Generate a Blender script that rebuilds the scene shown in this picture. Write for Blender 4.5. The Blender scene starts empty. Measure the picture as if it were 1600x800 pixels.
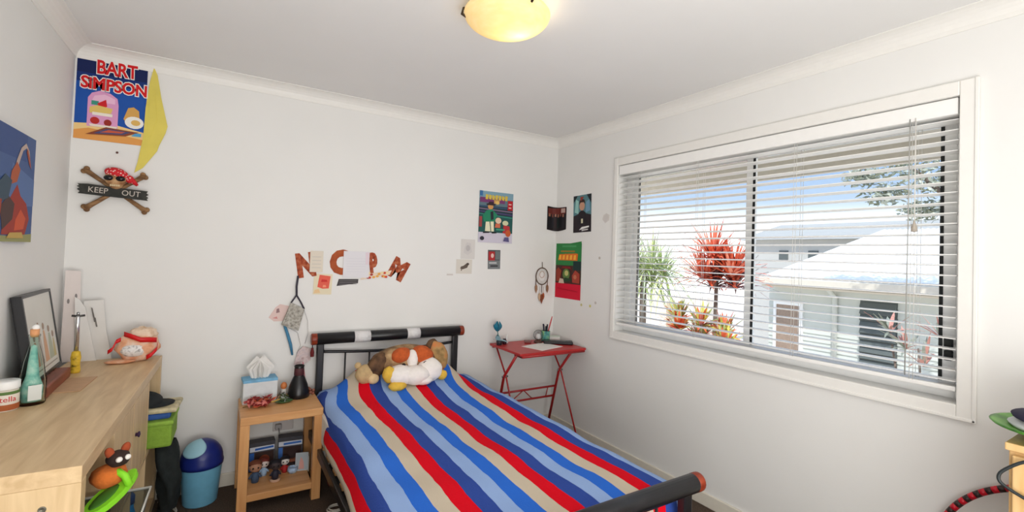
import bpy, bmesh, math, random
from mathutils import Matrix, Vector, Euler
random.seed(7)
PI = math.pi
SC = bpy.context.scene
COL = SC.collection

# ------------------------------------------------------------------ camera
cam_data = bpy.data.cameras.new('camera')
cam = bpy.data.objects.new('camera', cam_data)
COL.objects.link(cam)
SC.camera = cam
YAW, PITCH, ROLL = .5554, .023, .0344
F = Vector((math.sin(YAW)*math.cos(PITCH), math.cos(YAW)*math.cos(PITCH), math.sin(PITCH)))
R_ = Vector((math.cos(YAW), -math.sin(YAW), 0))
U_ = R_.cross(F)
R2 = math.cos(ROLL)*R_ + math.sin(ROLL)*U_
U2 = -math.sin(ROLL)*R_ + math.cos(ROLL)*U_
cam.matrix_world = Matrix(((R2.x, U2.x, -F.x, -2.4128), (R2.y, U2.y, -F.y, -3.1827), (R2.z, U2.z, -F.z, 1.3912), (0, 0, 0, 1)))
cam_data.sensor_width = 36
cam_data.lens = 36*724.3/1600
cam_data.shift_y = -15.6/1600
cam_data.clip_start = .02

# ------------------------------------------------------------------ light
world = bpy.data.worlds.new('sky'); SC.world = world
world.use_nodes = True
wn = world.node_tree.nodes; wl = world.node_tree.links
wn.clear()
w_out = wn.new('ShaderNodeOutputWorld'); w_bg = wn.new('ShaderNodeBackground')
w_tc = wn.new('ShaderNodeTexCoord'); w_sx = wn.new('ShaderNodeSeparateXYZ'); w_rp = wn.new('ShaderNodeValToRGB')
wl.new(w_tc.outputs['Generated'], w_sx.inputs[0]); wl.new(w_sx.outputs['Z'], w_rp.inputs[0])
wl.new(w_rp.outputs[0], w_bg.inputs[0]); wl.new(w_bg.outputs[0], w_out.inputs[0])
els = w_rp.color_ramp.elements
els[0].position = 0.0; els[0].color = (2.3, 2.3, 2.3, 1)
els[1].position = 1.0; els[1].color = (1.0, 1.25, 1.7, 1)
for pos, c in ((.06, (1.7, 1.72, 1.75)), (.12, (.66, .82, 1.05)), (.2, (.36, .58, .98)), (.34, (.3, .52, .96)), (.5, (.9, 1.1, 1.5))):
    e = els.new(pos); e.color = (*c, 1)
w_bg.inputs[1].default_value = 1.05

def light(name, kind, loc, aim, energy, color=(1, 1, 1), **kw):
    d = bpy.data.lights.new(name, kind); d.energy = energy; d.color = color
    for k, v in kw.items(): setattr(d, k, v)
    o = bpy.data.objects.new(name, d); COL.objects.link(o); o.location = loc
    if aim: o.rotation_euler = (Vector(aim)-Vector(loc)).to_track_quat('-Z', 'Y').to_euler()
    return o
light('sun', 'SUN', (-6, -5, 9), (0, -1, 0), 3.6, (1, .96, .9), angle=.02)
light('bounce_fill', 'AREA', (-1.75, -3.72, 1.45), (-1.6, 0, 1.55), 24, (1, .985, .96), shape='RECTANGLE', size=2.4, size_y=1.7)  # unseen area fill added behind the camera, standing in for bounced flash
light('ceiling_fill', 'AREA', (-1.95, -3.35, .75), (-1.55, -1.7, 2.4), 35, (1, .99, .97), shape='RECTANGLE', size=1.9, size_y=.9)  # second added fill, aimed up to brighten the ceiling; no real lamp here
portal = light('window_portal', 'AREA', (.2, -1.66, 1.48), (-1.5, -1.66, 1.48), 1, shape='RECTANGLE', size=1.9, size_y=1.25)
portal.data.cycles.is_portal = True

vs = SC.view_settings
vs.view_transform = 'Standard'; vs.look = 'None'; vs.gamma = 1; vs.use_curve_mapping = False
vs.exposure = 0.0

# ------------------------------------------------------------------ materials
def lin(c):
    r = []
    for v in c[:3]:
        v /= 255
        r.append(v/12.92 if v <= .04045 else ((v+.055)/1.055)**2.4)
    return (*r, 1)
MATS = {}
def mat(name, c, rough=.55, metal=0, var=.06, scale=30, bump=0, spec=.4, emit=0, coat=0, sss=0):
    if name in MATS: return MATS[name]
    m = bpy.data.materials.new(name); m.use_nodes = True
    nt = m.node_tree; b = nt.nodes['Principled BSDF']
    b.inputs['Roughness'].default_value = rough; b.inputs['Metallic'].default_value = metal
    b.inputs['Specular IOR Level'].default_value = spec
    if coat: b.inputs['Coat Weight'].default_value = coat
    L = lin(c)
    if var or bump:
        tc = nt.nodes.new('ShaderNodeTexCoord')
        n = nt.nodes.new('ShaderNodeTexNoise'); n.inputs['Scale'].default_value = scale; n.inputs['Detail'].default_value = 3
        nt.links.new(tc.outputs['Object'], n.inputs['Vector'])
        rp = nt.nodes.new('ShaderNodeValToRGB')
        rp.color_ramp.elements[0].position = .3; rp.color_ramp.elements[1].position = .7
        rp.color_ramp.elements[0].color = tuple(x*(1-var) for x in L[:3])+(1,)
        rp.color_ramp.elements[1].color = tuple(min(1, x*(1+var)) for x in L[:3])+(1,)
        nt.links.new(n.outputs['Fac'], rp.inputs[0]); nt.links.new(rp.outputs[0], b.inputs['Base Color'])
        if bump:
            bp = nt.nodes.new('ShaderNodeBump'); bp.inputs['Strength'].default_value = bump; bp.inputs['Distance'].default_value = .01
            nt.links.new(n.outputs['Fac'], bp.inputs['Height']); nt.links.new(bp.outputs[0], b.inputs['Normal'])
    else:
        b.inputs['Base Color'].default_value = L
    if emit:
        b.inputs['Emission Color'].default_value = L; b.inputs['Emission Strength'].default_value = emit
    MATS[name] = m
    return m
def flat(c, rough=.6):
    return mat('ink_%d_%d_%d' % tuple(c[:3]), c, rough, var=0, spec=.25)
def wood(name, c1, c2, rough=.45, axis='Y', scale=7):
    if name in MATS: return MATS[name]
    m = bpy.data.materials.new(name); m.use_nodes = True
    nt = m.node_tree; b = nt.nodes['Principled BSDF']; b.inputs['Roughness'].default_value = rough
    b.inputs['Specular IOR Level'].default_value = .35
    tc = nt.nodes.new('ShaderNodeTexCoord'); mp = nt.nodes.new('ShaderNodeMapping')
    st = [scale*3, scale*3, scale*3]; st['XYZ'.index(axis)] = scale*.35
    mp.inputs['Scale'].default_value = st
    n = nt.nodes.new('ShaderNodeTexNoise'); n.inputs['Scale'].default_value = 1.6; n.inputs['Detail'].default_value = 5; n.inputs['Distortion'].default_value = .6
    rp = nt.nodes.new('ShaderNodeValToRGB'); rp.color_ramp.elements[0].position = .35; rp.color_ramp.elements[1].position = .68
    rp.color_ramp.elements[0].color = lin(c1); rp.color_ramp.elements[1].color = lin(c2)
    nt.links.new(tc.outputs['Object'], mp.inputs[0]); nt.links.new(mp.outputs[0], n.inputs['Vector'])
    nt.links.new(n.outputs['Fac'], rp.inputs[0]); nt.links.new(rp.outputs[0], b.inputs['Base Color'])
    MATS[name] = m
    return m
def mottled(name, cols, scale=12, rough=.8, bump=.3):
    if name in MATS: return MATS[name]
    m = bpy.data.materials.new(name); m.use_nodes = True
    nt = m.node_tree; b = nt.nodes['Principled BSDF']; b.inputs['Roughness'].default_value = rough
    b.inputs['Specular IOR Level'].default_value = .2
    tc = nt.nodes.new('ShaderNodeTexCoord'); n = nt.nodes.new('ShaderNodeTexNoise')
    n.inputs['Scale'].default_value = scale; n.inputs['Detail'].default_value = 4
    rp = nt.nodes.new('ShaderNodeValToRGB'); ee = rp.color_ramp.elements
    k = len(cols)
    ee[0].position = .3; ee[0].color = lin(cols[0]); ee[1].position = .7; ee[1].color = lin(cols[-1])
    for i in range(1, k-1):
        q = ee.new(.3+.4*i/(k-1)); q.color = lin(cols[i])
    nt.links.new(tc.outputs['Object'], n.inputs['Vector']); nt.links.new(n.outputs['Fac'], rp.inputs[0]); nt.links.new(rp.outputs[0], b.inputs['Base Color'])
    if bump:
        bp = nt.nodes.new('ShaderNodeBump'); bp.inputs['Strength'].default_value = bump; bp.inputs['Distance'].default_value = .01
        nt.links.new(n.outputs['Fac'], bp.inputs['Height']); nt.links.new(bp.outputs[0], b.inputs['Normal'])
    MATS[name] = m
    return m
def glassy(name, c, rough=.03, tint=.9, gloss=.12):
    """clear thin glass: transparent with a fresnel sheen"""
    if name in MATS: return MATS[name]
    m = bpy.data.materials.new(name); m.use_nodes = True
    nt = m.node_tree; nt.nodes.clear()
    o = nt.nodes.new('ShaderNodeOutputMaterial'); mx = nt.nodes.new('ShaderNodeMixShader')
    t = nt.nodes.new('ShaderNodeBsdfTransparent'); g = nt.nodes.new('ShaderNodeBsdfGlossy')
    t.inputs[0].default_value = lin(c); g.inputs['Roughness'].default_value = rough
    lw = nt.nodes.new('ShaderNodeLayerWeight'); lw.inputs[0].default_value = gloss
    nt.links.new(lw.outputs['Fresnel'], mx.inputs[0]); nt.links.new(t.outputs[0], mx.inputs[1]); nt.links.new(g.outputs[0], mx.inputs[2])
    nt.links.new(mx.outputs[0], o.inputs[0])
    MATS[name] = m
    return m

M_WALL = mat('white_wall_paint', (232, 231, 228), .75, var=.012, scale=3, spec=.2)
M_CEIL = mat('white_ceiling_paint', (232, 231, 229), .8, var=.01, scale=3, spec=.2)
M_TRIM = mat('white_gloss_paint', (236, 234, 229), .4, var=.01)
M_SKIRT = mat('cream_skirting_paint', (226, 220, 206), .45, var=.02)
M_CARPET = mat('dark_brown_carpet', (86, 73, 64), .95, var=.35, scale=180, bump=.6, spec=.1)
M_BIRCH = wood('birch_veneer', (203, 172, 130), (224, 196, 154), .42, 'Y', 6)
M_BIRCHZ = wood('birch_veneer_upright', (206, 176, 132), (226, 198, 156), .45, 'Z', 6)
M_BEECH = wood('beech_wood', (206, 150, 96), (224, 172, 118), .4, 'X', 6)
M_BEECHZ = wood('beech_wood_upright', (204, 146, 92), (222, 168, 112), .42, 'Z', 6)
M_PINE = wood('pine_wood', (214, 172, 112), (231, 194, 140), .45, 'Z', 5)
M_BLACK = mat('black_powder_coat', (22, 22, 26), .35, var=.1, spec=.5)
M_REDCAP = wood('red_stained_wood', (118, 42, 24), (150, 62, 36), .35, 'X', 10)
M_REDMETAL = mat('red_painted_steel', (172, 30, 32), .35, var=.06, spec=.5)
M_WHITE = mat('white_plastic', (238, 238, 236), .4, var=.01)
M_PAPER = mat('white_paper', (232, 230, 226), .8, var=.02, scale=40)
M_ALU = mat('white_aluminium', (244, 244, 242), .35, var=.01)
M_SLAT = mat('white_blind_slat', (244, 243, 240), .38, var=.01)
M_DARK = mat('dark_rubber', (26, 28, 28), .6, var=.1)
M_CORD = mat('white_cord', (222, 220, 214), .7, var=.05)
M_CHROME = mat('grey_metal', (170, 172, 174), .25, metal=1, var=.03)

# ------------------------------------------------------------------ mesh helper
class MB:
    def __init__(self):
        self.v = []; self.f = []; self.fm = []; self.fs = []; self.mats = []; self.uv = None
    def mi(self, m):
        if m not in self.mats: self.mats.append(m)
        return self.mats.index(m)
    def add(self, vs_, fs_, m, smooth=False):
        o = len(self.v); k = self.mi(m)
        self.v += [tuple(p) for p in vs_]
        for q in fs_:
            self.f.append(tuple(i+o for i in q)); self.fm.append(k); self.fs.append(smooth)
        return self
    def bm(self, b, m, smooth=False, M=None):
        b.verts.index_update()
        vv = [(M @ x.co if M else x.co.copy()) for x in b.verts]
        self.add(vv, [[x.index for x in q.verts] for q in b.faces], m, smooth); b.free()
        return self
    def box(self, c, s, m, bev=0, rot=None, seg=2):
        b = bmesh.new(); bmesh.ops.create_cube(b, size=1)
        bmesh.ops.scale(b, vec=s, verts=b.verts)
        if bev: bmesh.ops.bevel(b, geom=list(b.edges), offset=min(bev, min(s)*.48), segments=seg, affect='EDGES', profile=.5)
        M = Matrix.Translation(c) @ (Euler(rot).to_matrix().to_4x4() if rot else Matrix())
        return self.bm(b, m, False, M)
    def bx(self, x0, x1, y0, y1, z0, z1, m, bev=0):
        return self.box(((x0+x1)/2, (y0+y1)/2, (z0+z1)/2), (abs(x1-x0), abs(y1-y0), abs(z1-z0)), m, bev)
    def tube(self, pts, r, m, n=8, closed=False, smooth=True):
        P = [Vector(p) for p in pts]; k = len(P)
        rs = r if isinstance(r, (list, tuple)) else [r]*k
        up = None; rings = []
        for i in range(k):
            a = P[i-1] if (i > 0 or closed) else P[i]; b = P[(i+1) % k] if (i < k-1 or closed) else P[i]
            t = (b-a).normalized()
            if up is None:
                up = Vector((0, 0, 1)) if abs(t.z) < .9 else Vector((1, 0, 0))
            s = t.cross(up).normalized(); up = s.cross(t).normalized()
            rings.append([P[i]+rs[i]*(math.cos(2*PI*j/n)*s+math.sin(2*PI*j/n)*up) for j in range(n)])
        vs_ = [p for q in rings for p in q]; fs_ = []
        for i in range(k if closed else k-1):
            i2 = (i+1) % k
            for j in range(n):
                j2 = (j+1) % n
                fs_.append((i*n+j, i2*n+j, i2*n+j2, i*n+j2))
        if not closed:
            fs_.append(tuple(range(n))); fs_.append(tuple(reversed(range((k-1)*n, k*n))))
        return self.add(vs_, fs_, m, smooth)
    def lathe(self, c, prof, m, n=28, sx=1, sy=1, smooth=True):
        vs_ = []; fs_ = []
        for (r, z) in prof:
            for j in range(n):
                a = 2*PI*j/n
                vs_.append((c[0]+r*sx*math.cos(a), c[1]+r*sy*math.sin(a), c[2]+z))
        for i in range(len(prof)-1):
            for j in range(n):
                j2 = (j+1) % n
                fs_.append((i*n+j, i*n+j2, (i+1)*n+j2, (i+1)*n+j))
        if prof[0][0] > 1e-4: fs_.append(tuple(reversed(range(n))))
        if prof[-1][0] > 1e-4: fs_.append(tuple(range((len(prof)-1)*n, len(prof)*n)))
        return self.add(vs_, fs_, m, smooth)
    def poly(self, pts, y0, y1, m):
        n = len(pts)
        a = sum(pts[i][0]*pts[(i+1) % n][1]-pts[(i+1) % n][0]*pts[i][1] for i in range(n))
        if a < 0: pts = list(reversed(pts))
        vs_ = [(p[0], y0, p[1]) for p in pts]+[(p[0], y1, p[1]) for p in pts]
        fs_ = [tuple(range(n)), tuple(reversed(range(n, 2*n)))]
        for i in range(n):
            j = (i+1) % n
            fs_.append((i, i+n, j+n, j))
        return self.add(vs_, fs_, m)
    def ball(self, c, r, m, seg=18, rings=12, noise=0, freq=9, rot=None, seed=0):
        if not isinstance(r, (list, tuple)): r = (r, r, r)
        b = bmesh.new(); bmesh.ops.create_uvsphere(b, u_segments=seg, v_segments=rings, radius=1)
        rnd = random.Random(seed)
        ph = [rnd.uniform(0, 6.28) for _ in range(3)]
        for x in b.verts:
            k = 1+noise*(math.sin(freq*.6*x.co.x+ph[0])*math.sin(freq*.5*x.co.y+ph[1])+.6*math.sin(freq*x.co.z+ph[2]))
            x.co = Vector((x.co.x*r[0]*k, x.co.y*r[1]*k, x.co.z*r[2]*k))
        M = Matrix.Translation(c) @ (Euler(rot).to_matrix().to_4x4() if rot else Matrix())
        return self.bm(b, m, True, M)
    def text(self, s, size, x, z, y, m, ext=.001, offset=0, shear=0, rot=0, sx=1, align='LEFT', warp=None):
        """letters standing in the xz plane, facing -y"""
        cu = bpy.data.curves.new('letters', 'FONT'); cu.body = s; cu.size = size; cu.extrude = ext; cu.offset = offset; cu.shear = shear
        cu.align_x = align; cu.resolution_u = 3
        o = bpy.data.objects.new('letters', cu); COL.objects.link(o)
        dg = bpy.context.evaluated_depsgraph_get(); dg.update()
        me = o.evaluated_get(dg).to_mesh()
        c, q = math.cos(rot), math.sin(rot); vs_ = []
        for p in me.vertices:
            px, pz = p.co.x*sx, p.co.y
            if warp: px, pz = warp(px, pz)
            vs_.append((x+px*c-pz*q, y-p.co.z, z+px*q+pz*c))
        self.add(vs_, [list(pp.vertices) for pp in me.polygons], m)
        bpy.data.objects.remove(o); bpy.data.curves.remove(cu)
        return self
    def build(self, name, parent=None, loc=(0, 0, 0), rot=(0, 0, 0)):
        me = bpy.data.meshes.new(name)
        me.from_pydata(self.v, [], self.f)
        for m in self.mats: me.materials.append(m)
        me.polygons.foreach_set('material_index', self.fm); me.polygons.foreach_set('use_smooth', self.fs)
        me.update()
        o = bpy.data.objects.new(name, me); COL.objects.link(o)
        o.location = loc; o.rotation_euler = rot
        if parent: o.parent = parent
        return o

def tag(o, label=None, cat=None, group=None, kind=None):
    if label: o['label'] = label
    if cat: o['category'] = cat
    if group: o['group'] = group
    if kind: o['kind'] = kind
    return o
def thing(name, label, cat, loc=(0, 0, 0), rz=0, group=None, rot=None):
    o = bpy.data.objects.new(name, None); COL.objects.link(o); o.empty_display_size = .05
    o.location = loc; o.rotation_euler = rot if rot else (0, 0, rz)
    return tag(o, label, cat, group)
def dup(root, loc, rot=None, label=None):
    r = root.copy(); COL.objects.link(r); r.location = loc
    if rot: r.rotation_euler = rot
    if label: r['label'] = label
    for ch in root.children:
        c = ch.copy(); COL.objects.link(c); c.parent = r
        for g in ch.children:
            d = g.copy(); COL.objects.link(d); d.parent = c
    return r
def struct(o): o['kind'] = 'structure'; return o
def circ(cx, cz, r, n=18, rz=None):
    rz = rz or r
    return [(cx+r*math.cos(2*PI*i/n), cz+rz*math.sin(2*PI*i/n)) for i in range(n)]
def rect(x0, z0, x1, z1): return [(x0, z0), (x1, z0), (x1, z1), (x0, z1)]
W = 3.0958; H = 2.4
def wall_pose(wall, a, z, off=.0006):
    """location + rotation for a flat thing on a wall; a = x (back) or y (right, left) of its lower left corner as seen from the room"""
    if wall == 'back': return (a, -off, z), (0, 0, 0)
    if wall == 'right': return (-off, a, z), (0, 0, -PI/2)
    return (-W+off, a, z), (0, 0, PI/2)

# ------------------------------------------------------------------ room shell
YF = -3.95
struct(MB().bx(-W, 0, YF, 0, -.1, 0, M_CARPET).build('floor'))
struct(MB().bx(-W-.1, .14, YF-.1, .1, H, H+.1, M_CEIL).build('ceiling'))
struct(MB().bx(-W-.1, .14, 0, .1, -.1, H, M_WALL).build('wall_back'))
struct(MB().bx(-W-.1, -W, YF, 0, -.1, H, M_WALL).build('wall_left'))
struct(MB().bx(-W-.1, .14, YF-.1, YF, -.1, H, M_WALL).build('wall_front'))
# right wall with the window opening
WY0, WY1, WZ0, WZ1 = -2.572, -.735, .885, 2.078     # opening
b = MB()
b.bx(0, .14, YF, WY0, -.1, H, M_WALL); b.bx(0, .14, WY1, 0, -.1, H, M_WALL)
b.bx(0, .14, WY0, WY1, -.1, WZ0, M_WALL); b.bx(0, .14, WY0, WY1, WZ1, H, M_WALL)
struct(b.build('wall_right'))
# cornices (coved) and skirtings
def cove(p, q, inward, name):
    prof = []
    for i in range(7):
        a = PI/2*i/6
        prof.append((.066*(1-math.sin(a)), -.066*(1-math.cos(a))))
    prof = [(.07, 0), (.07, -.004)]+[(x+.004, z-.004) for x, z in prof]+[(.0, -.07), (0, 0)]
    p = Vector(p); q = Vector(q); n = Vector(inward); k = len(prof)
    vs_ = [p+n*a+Vector((0, 0, c)) for a, c in prof]+[q+n*a+Vector((0, 0, c)) for a, c in prof]
    fs_ = [(i, (i+1) % k, (i+1) % k+k, i+k) for i in range(k)]
    struct(MB().add(vs_, fs_, M_TRIM).build(name))
cove((-W, 0, H), (0, 0, H), (0, -1, 0), 'trim_1')
cove((0, 0, H), (0, YF, H), (-1, 0, 0), 'trim_2')
cove((-W, YF, H), (-W, 0, H), (1, 0, 0), 'trim_3')
def skirt(x0, x1, y0, y1, name):
    b = MB().bx(x0, x1, y0, y1, 0, .074, M_SKIRT, .004)
    struct(b.build(name))
skirt(-W, 0, -.014, 0, 'baseboard_back')
skirt(-.014, 0, YF, -.014, 'baseboard_right')
skirt(-W, -W+.014, YF, -.014, 'baseboard_left')

# window
win = bpy.data.objects.new('window_1', None); COL.objects.link(win); win.location = (0, 0, 0); struct(win)
b = MB()                                             # architrave
aw = .056
for (y0, y1, z0, z1) in ((WY0-aw, WY0, WZ0-aw, WZ1+aw), (WY1, WY1+.034, WZ0-aw, WZ1+aw)):
    b.bx(-.016, 0, y0, y1, z0, z1, M_TRIM, .004)
b.bx(-.016, 0, WY0, WY1, WZ1, WZ1+aw, M_TRIM, .004); b.bx(-.016, 0, WY0, WY1, WZ0-aw, WZ0, M_TRIM, .004)
b.bx(-.02, -.006, WY0-aw-.001, WY0-aw+.012, WZ0-aw, WZ1+aw, M_TRIM, .003)
b.bx(-.02, -.006, WY0-aw, WY1+.034, WZ0-aw-.001, WZ0-aw+.012, M_TRIM, .003)
b.build('architrave', win)
b = MB()                                             # aluminium outer frame
FX0, FX1 = .085, .13
ia, ib, iz0, iz1 = WY0+.03, WY1-.055, WZ0+.035, WZ1-.06
for (y0, y1, z0, z1) in ((WY0, ia, WZ0, WZ1), (ib, WY1, WZ0, WZ1), (ia, ib, WZ0, iz0), (ia, ib, iz1, WZ1)):
    b.bx(FX0, FX1, y0, y1, z0, z1, M_ALU, .003)
b.build('window_frame', win)
ym = -1.672
def sash(name, y0, y1, x, st=.045):
    b = MB()
    for (a0, a1, z0, z1) in ((y0, y0+st, iz0, iz1), (y1-st, y1, iz0, iz1), (y0+st, y1-st, iz0, iz0+.03), (y0+st, y1-st, iz1-.03, iz1)):
        b.bx(x, x+.02, a0, a1, z0, z1, M_ALU, .002)
    for yy in (y0+st-.001, y1-st-.011):
        b.bx(x-.002, x+.004, yy, yy+.012, iz0+.03, iz1-.03, M_DARK)
    s = b.build('sash', win)
    MB().bx(x+.008, x+.012, y0+st, y1-st, iz0+.03, iz1-.03, glassy('window_glass', (248, 250, 250), .0, gloss=.06)).build('pane', s)
    return s
sash('sash', ym-.02, ib, .108, .04)
sash('sash', ia, ym+.02, .087, .04)
b = MB(); b.bx(.066, .086, ia+.004, ia+.03, 1.035, 1.075, M_DARK, .004); b.bx(.066, .086, ia+.004, ia+.03, 1.085, 1.125, M_DARK, .004)
b.build('latch', win)

# ------------------------------------------------------------------ outside
M_FASCIA = mat('cream_soffit', (214, 205, 190), .7, var=.03)
b = MB(); b.bx(.14, .78, -6, 2.2, 2.12, 2.15, M_FASCIA); b.bx(.76, .80, -6, 2.2, 1.985, 2.2, M_FASCIA)
struct(b.build('roof_eave'))
M_GROUND = mat('pale_concrete_ground', (226, 214, 202), .9, var=.06, scale=4)
struct(MB().bx(.2, 30, -20, 25, -1.7, -1.6, M_GROUND).build('ground'))

# neighbour's house: weatherboard wall, bright corrugated roof, louvred shutter
M_BOARD = mat('pale_weatherboard', (205, 208, 200), .7, var=.02, scale=6)
M_ROOF = mat('white_corrugated_roof', (240, 236, 230), .5, var=.02)
M_GREYROOF = mat('grey_roof_sheet', (176, 173, 166), .6, var=.03, scale=5)
M_LOUVRE = mat('dark_grey_louvre', (96, 102, 100), .5, var=.05)
nh = thing('neighbour_house', 'pale weatherboard house with a bright white corrugated roof seen through the blind', 'house', (6.2, -2.5, -1.6))
b = MB(); x0 = 0
b.bx(.02, 4.5, -3, 4.1, 0, 2.62, M_BOARD)
for i in range(19):                                  # lapped boards
    z = .1+i*.135
    b.add([(.02, -3, z), (.02, 4.1, z), (-.006, 4.1, z), (-.006, -3, z), (.015, -3, z+.135), (.015, 4.1, z+.135)],
          [(0, 1, 2, 3), (3, 2, 5, 4)], M_BOARD)
b.build('wall', nh)
b = MB(); n = 150; vs_ = []; fs_ = []
ry0, ry1 = -3.4, 4.02
for i in range(n+1):
    y = ry0+(ry1-ry0)*i/n; dz = .012*(1 if i % 2 else -1)
    vs_ += [(-.42, y, 2.80+dz), (4.6, y, 3.93+dz)]
for i in range(n): fs_.append((2*i, 2*i+2, 2*i+3, 2*i+1))
b.add(vs_, fs_, M_ROOF)
b.add([(x, y, z-.05) for x, y, z in ((-.42, ry0, 2.78), (-.42, ry1, 2.78), (4.6, ry1, 3.91), (4.6, ry0, 3.91))], [(0, 1, 2, 3)], M_ROOF)
b.build('roof', nh)
b = MB(); b.bx(-.50, -.40, ry0, ry1, 2.66, 2.79, M_FASCIA, .02); b.bx(-.40, .02, ry0, ry1, 2.62, 2.65, M_FASCIA)
b.build('gutter', nh)
b = MB(); b.tube([(-.03, 3.0, 0), (-.03, 3.0, 2.5), (-.3, 3.0, 2.66)], .04, M_BOARD, 8); b.build('downpipe', nh)
b = MB()
for i in range(13): b.box((-.03, 2.41, 1.22+i*.1), (.05, .46, .085), M_LOUVRE, rot=(0, .5, 0))
b.bx(-.01, .02, 2.17, 2.65, 1.15, 2.49, M_LOUVRE)
b.build('shutter', nh)
b = MB(); b.bx(-.02, .02, 3.55, 3.95, 1.2, 2.3, mat('brown_reflecting_glass', (150, 128, 112), .2, var=.1)); f = b.build('window', nh)
b = MB()
for (y0, y1, z0, z1) in ((3.5, 3.55, 1.15, 2.35), (3.95, 4.0, 1.15, 2.35), (3.55, 3.95, 1.15, 1.2), (3.55, 3.95, 2.3, 2.35)): b.bx(-.04, .02, y0, y1, z0, z1, M_ALU)
b.build('window_frame', f)
fh = thing('grey_house', 'grey gabled house behind the white roof', 'house', (13.2, -3.0, -1.6))
b = MB(); b.bx(0, 5, 0, 9.2, 0, 3.9, mat('grey_render', (196, 194, 188), .8, var=.02)); b.build('wall', fh)
b = MB(); b.add([(-.3, -.3, 3.85), (-.3, 9.5, 3.85), (2.5, 9.5, 4.55), (2.5, -.3, 4.55), (5.3, -.3, 3.85), (5.3, 9.5, 3.85)], [(0, 3, 2, 1), (3, 4, 5, 2), (0, 1, 5, 4), (0, 4, 3), (1, 2, 5)], M_GREYROOF); b.build('roof', fh)
for yy in (7.0, 7.9):
    MB().bx(-.03, .02, yy, yy+.28, 3.2, 3.5, M_LOUVRE).build('window', fh)

# planting
def blade_clump(b, c, n, L, w, m, spread=1.0, droop=.5, seed=0, up=.35):
    rnd = random.Random(seed)
    for i in range(n):
        a = rnd.uniform(0, 2*PI); el = rnd.uniform(up, 1.35); l = L*rnd.uniform(.7, 1.1)
        d = Vector((math.cos(a)*math.cos(el)*spread, math.sin(a)*math.cos(el)*spread, math.sin(el)))
        s = Vector((-math.sin(a), math.cos(a), 0))*w*rnd.uniform(.7, 1.2); vs_ = []; p0 = Vector(c)
        for j in range(5):
            t = j/4; p = p0+d*l*t-Vector((0, 0, droop*l*t*t*(1-el/1.6)))
            k = math.sin(PI*min(.98, .12+.86*t))
            vs_ += [p-s*k, p+s*k+Vector((0, 0, .004))]
        mm = m[rnd.randrange(len(m))] if isinstance(m, list) else m
        b.add(vs_, [(2*j, 2*j+1, 2*j+3, 2*j+2) for j in range(4)], mm, True)
def leaf_cloud(b, c, r, n, size, m, seed=0):
    rnd = random.Random(seed)
    for i in range(n):
        v = Vector((rnd.gauss(0, 1), rnd.gauss(0, 1), rnd.gauss(0, 1))).normalized()*(rnd.random()**.5)
        p = Vector((c[0]+v.x*r[0], c[1]+v.y*r[1], c[2]+v.z*r[2]))
        a = Vector((rnd.gauss(0, 1), rnd.gauss(0, 1), rnd.gauss(0, .6))).normalized()*size*rnd.uniform(.6, 1.3)
        q = a.cross(Vector((rnd.gauss(0, 1), rnd.gauss(0, 1), rnd.gauss(0, 1)))).normalized()*size*.35
        mm = m[rnd.randrange(len(m))] if isinstance(m, list) else m
        b.add([p-a, p+q, p+a, p-q], [(0, 1, 2, 3)], mm)
RED = [mat('cordyline_red_leaf', (214, 96, 62), .5, var=.25), mat('cordyline_red_leaf', (0, 0, 0)), mat('cordyline_coral_leaf', (238, 152, 122), .5, var=.2)]
DRED = [mat('cordyline_maroon_leaf', (140, 52, 44), .5, var=.25), mat('cordyline_dark_leaf', (78, 34, 40), .5, var=.2), RED[0]]
ORG = [mat('croton_orange_leaf', (214, 104, 62), .5, var=.25), mat('croton_yellow_leaf', (206, 196, 96), .5, var=.2), RED[0], mat('croton_green_leaf', (150, 160, 96), .5, var=.2)]
GRN = [mat('palm_green_leaf', (158, 176, 108), .55, var=.25), mat('palm_lime_leaf', (202, 208, 140), .55, var=.2), mat('palm_grey_leaf', (180, 188, 158), .55, var=.2)]
GUM = [mat('gum_grey_leaf', (158, 164, 150), .6, var=.2), mat('gum_pale_leaf', (196, 200, 186), .6, var=.2), mat('gum_olive_leaf', (140, 144, 122), .6, var=.2)]
M_STEM = mat('grey_bark', (120, 104, 92), .85, var=.2, scale=15, bump=.4)
p = thing('cordyline', 'tall red and maroon cordyline outside the left window pane', 'plant', (2.7, .30, -1.32))
b = MB()
for k, (dy, z, s_) in enumerate(((0, 2.75, RED), (.1, 2.5, RED), (-.14, 2.55, RED), (.0, 2.55, DRED), (.08, 2.4, DRED), (-.1, 2.42, DRED))):
    blade_clump(b, (.05*k-.1, dy*1.4, z), 72, .56, .017, s_, 1, .5, 10+k, .2)
b.build('foliage', p)
MB().tube([(0, 0, -.28), (.02, .03, 1.3), (0, 0, 2.75)], [.035, .03, .02], M_STEM).build('stem', p)
p = thing('croton_bush', 'low orange and yellow leaved bush under the red cordyline', 'plant', (2.3, .22, -1.6))
b = MB()
for k in range(6): blade_clump(b, ((k % 2)*.2-.1, (k-2.5)*.15, 2.08+.1*(k % 3)), 60, .30, .02, ORG, 1, .3, 40+k, .1)
b.build('foliage', p)
b = MB()
for k in range(5): b.tube([(0, (k-2)*.05, 0), (.02, (k-2)*.15, 2.1)], .014, M_STEM, 6)
b.build('stem', p)
p = thing('palm', 'light green feathery palm outside the far end of the window', 'plant', (3.6, 2.25, -1.32))
b = MB()
for k in range(9): blade_clump(b, (.2*math.cos(k), .35*math.sin(k*1.7), 2.35+.09*(k % 5)), 60, .8, .012, GRN, 1, .8, 60+k, -.1)
b.build('foliage', p)
MB().tube([(0, 0, -.28), (0, .03, 2.5)], [.07, .05], M_STEM).build('stem', p)
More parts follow.
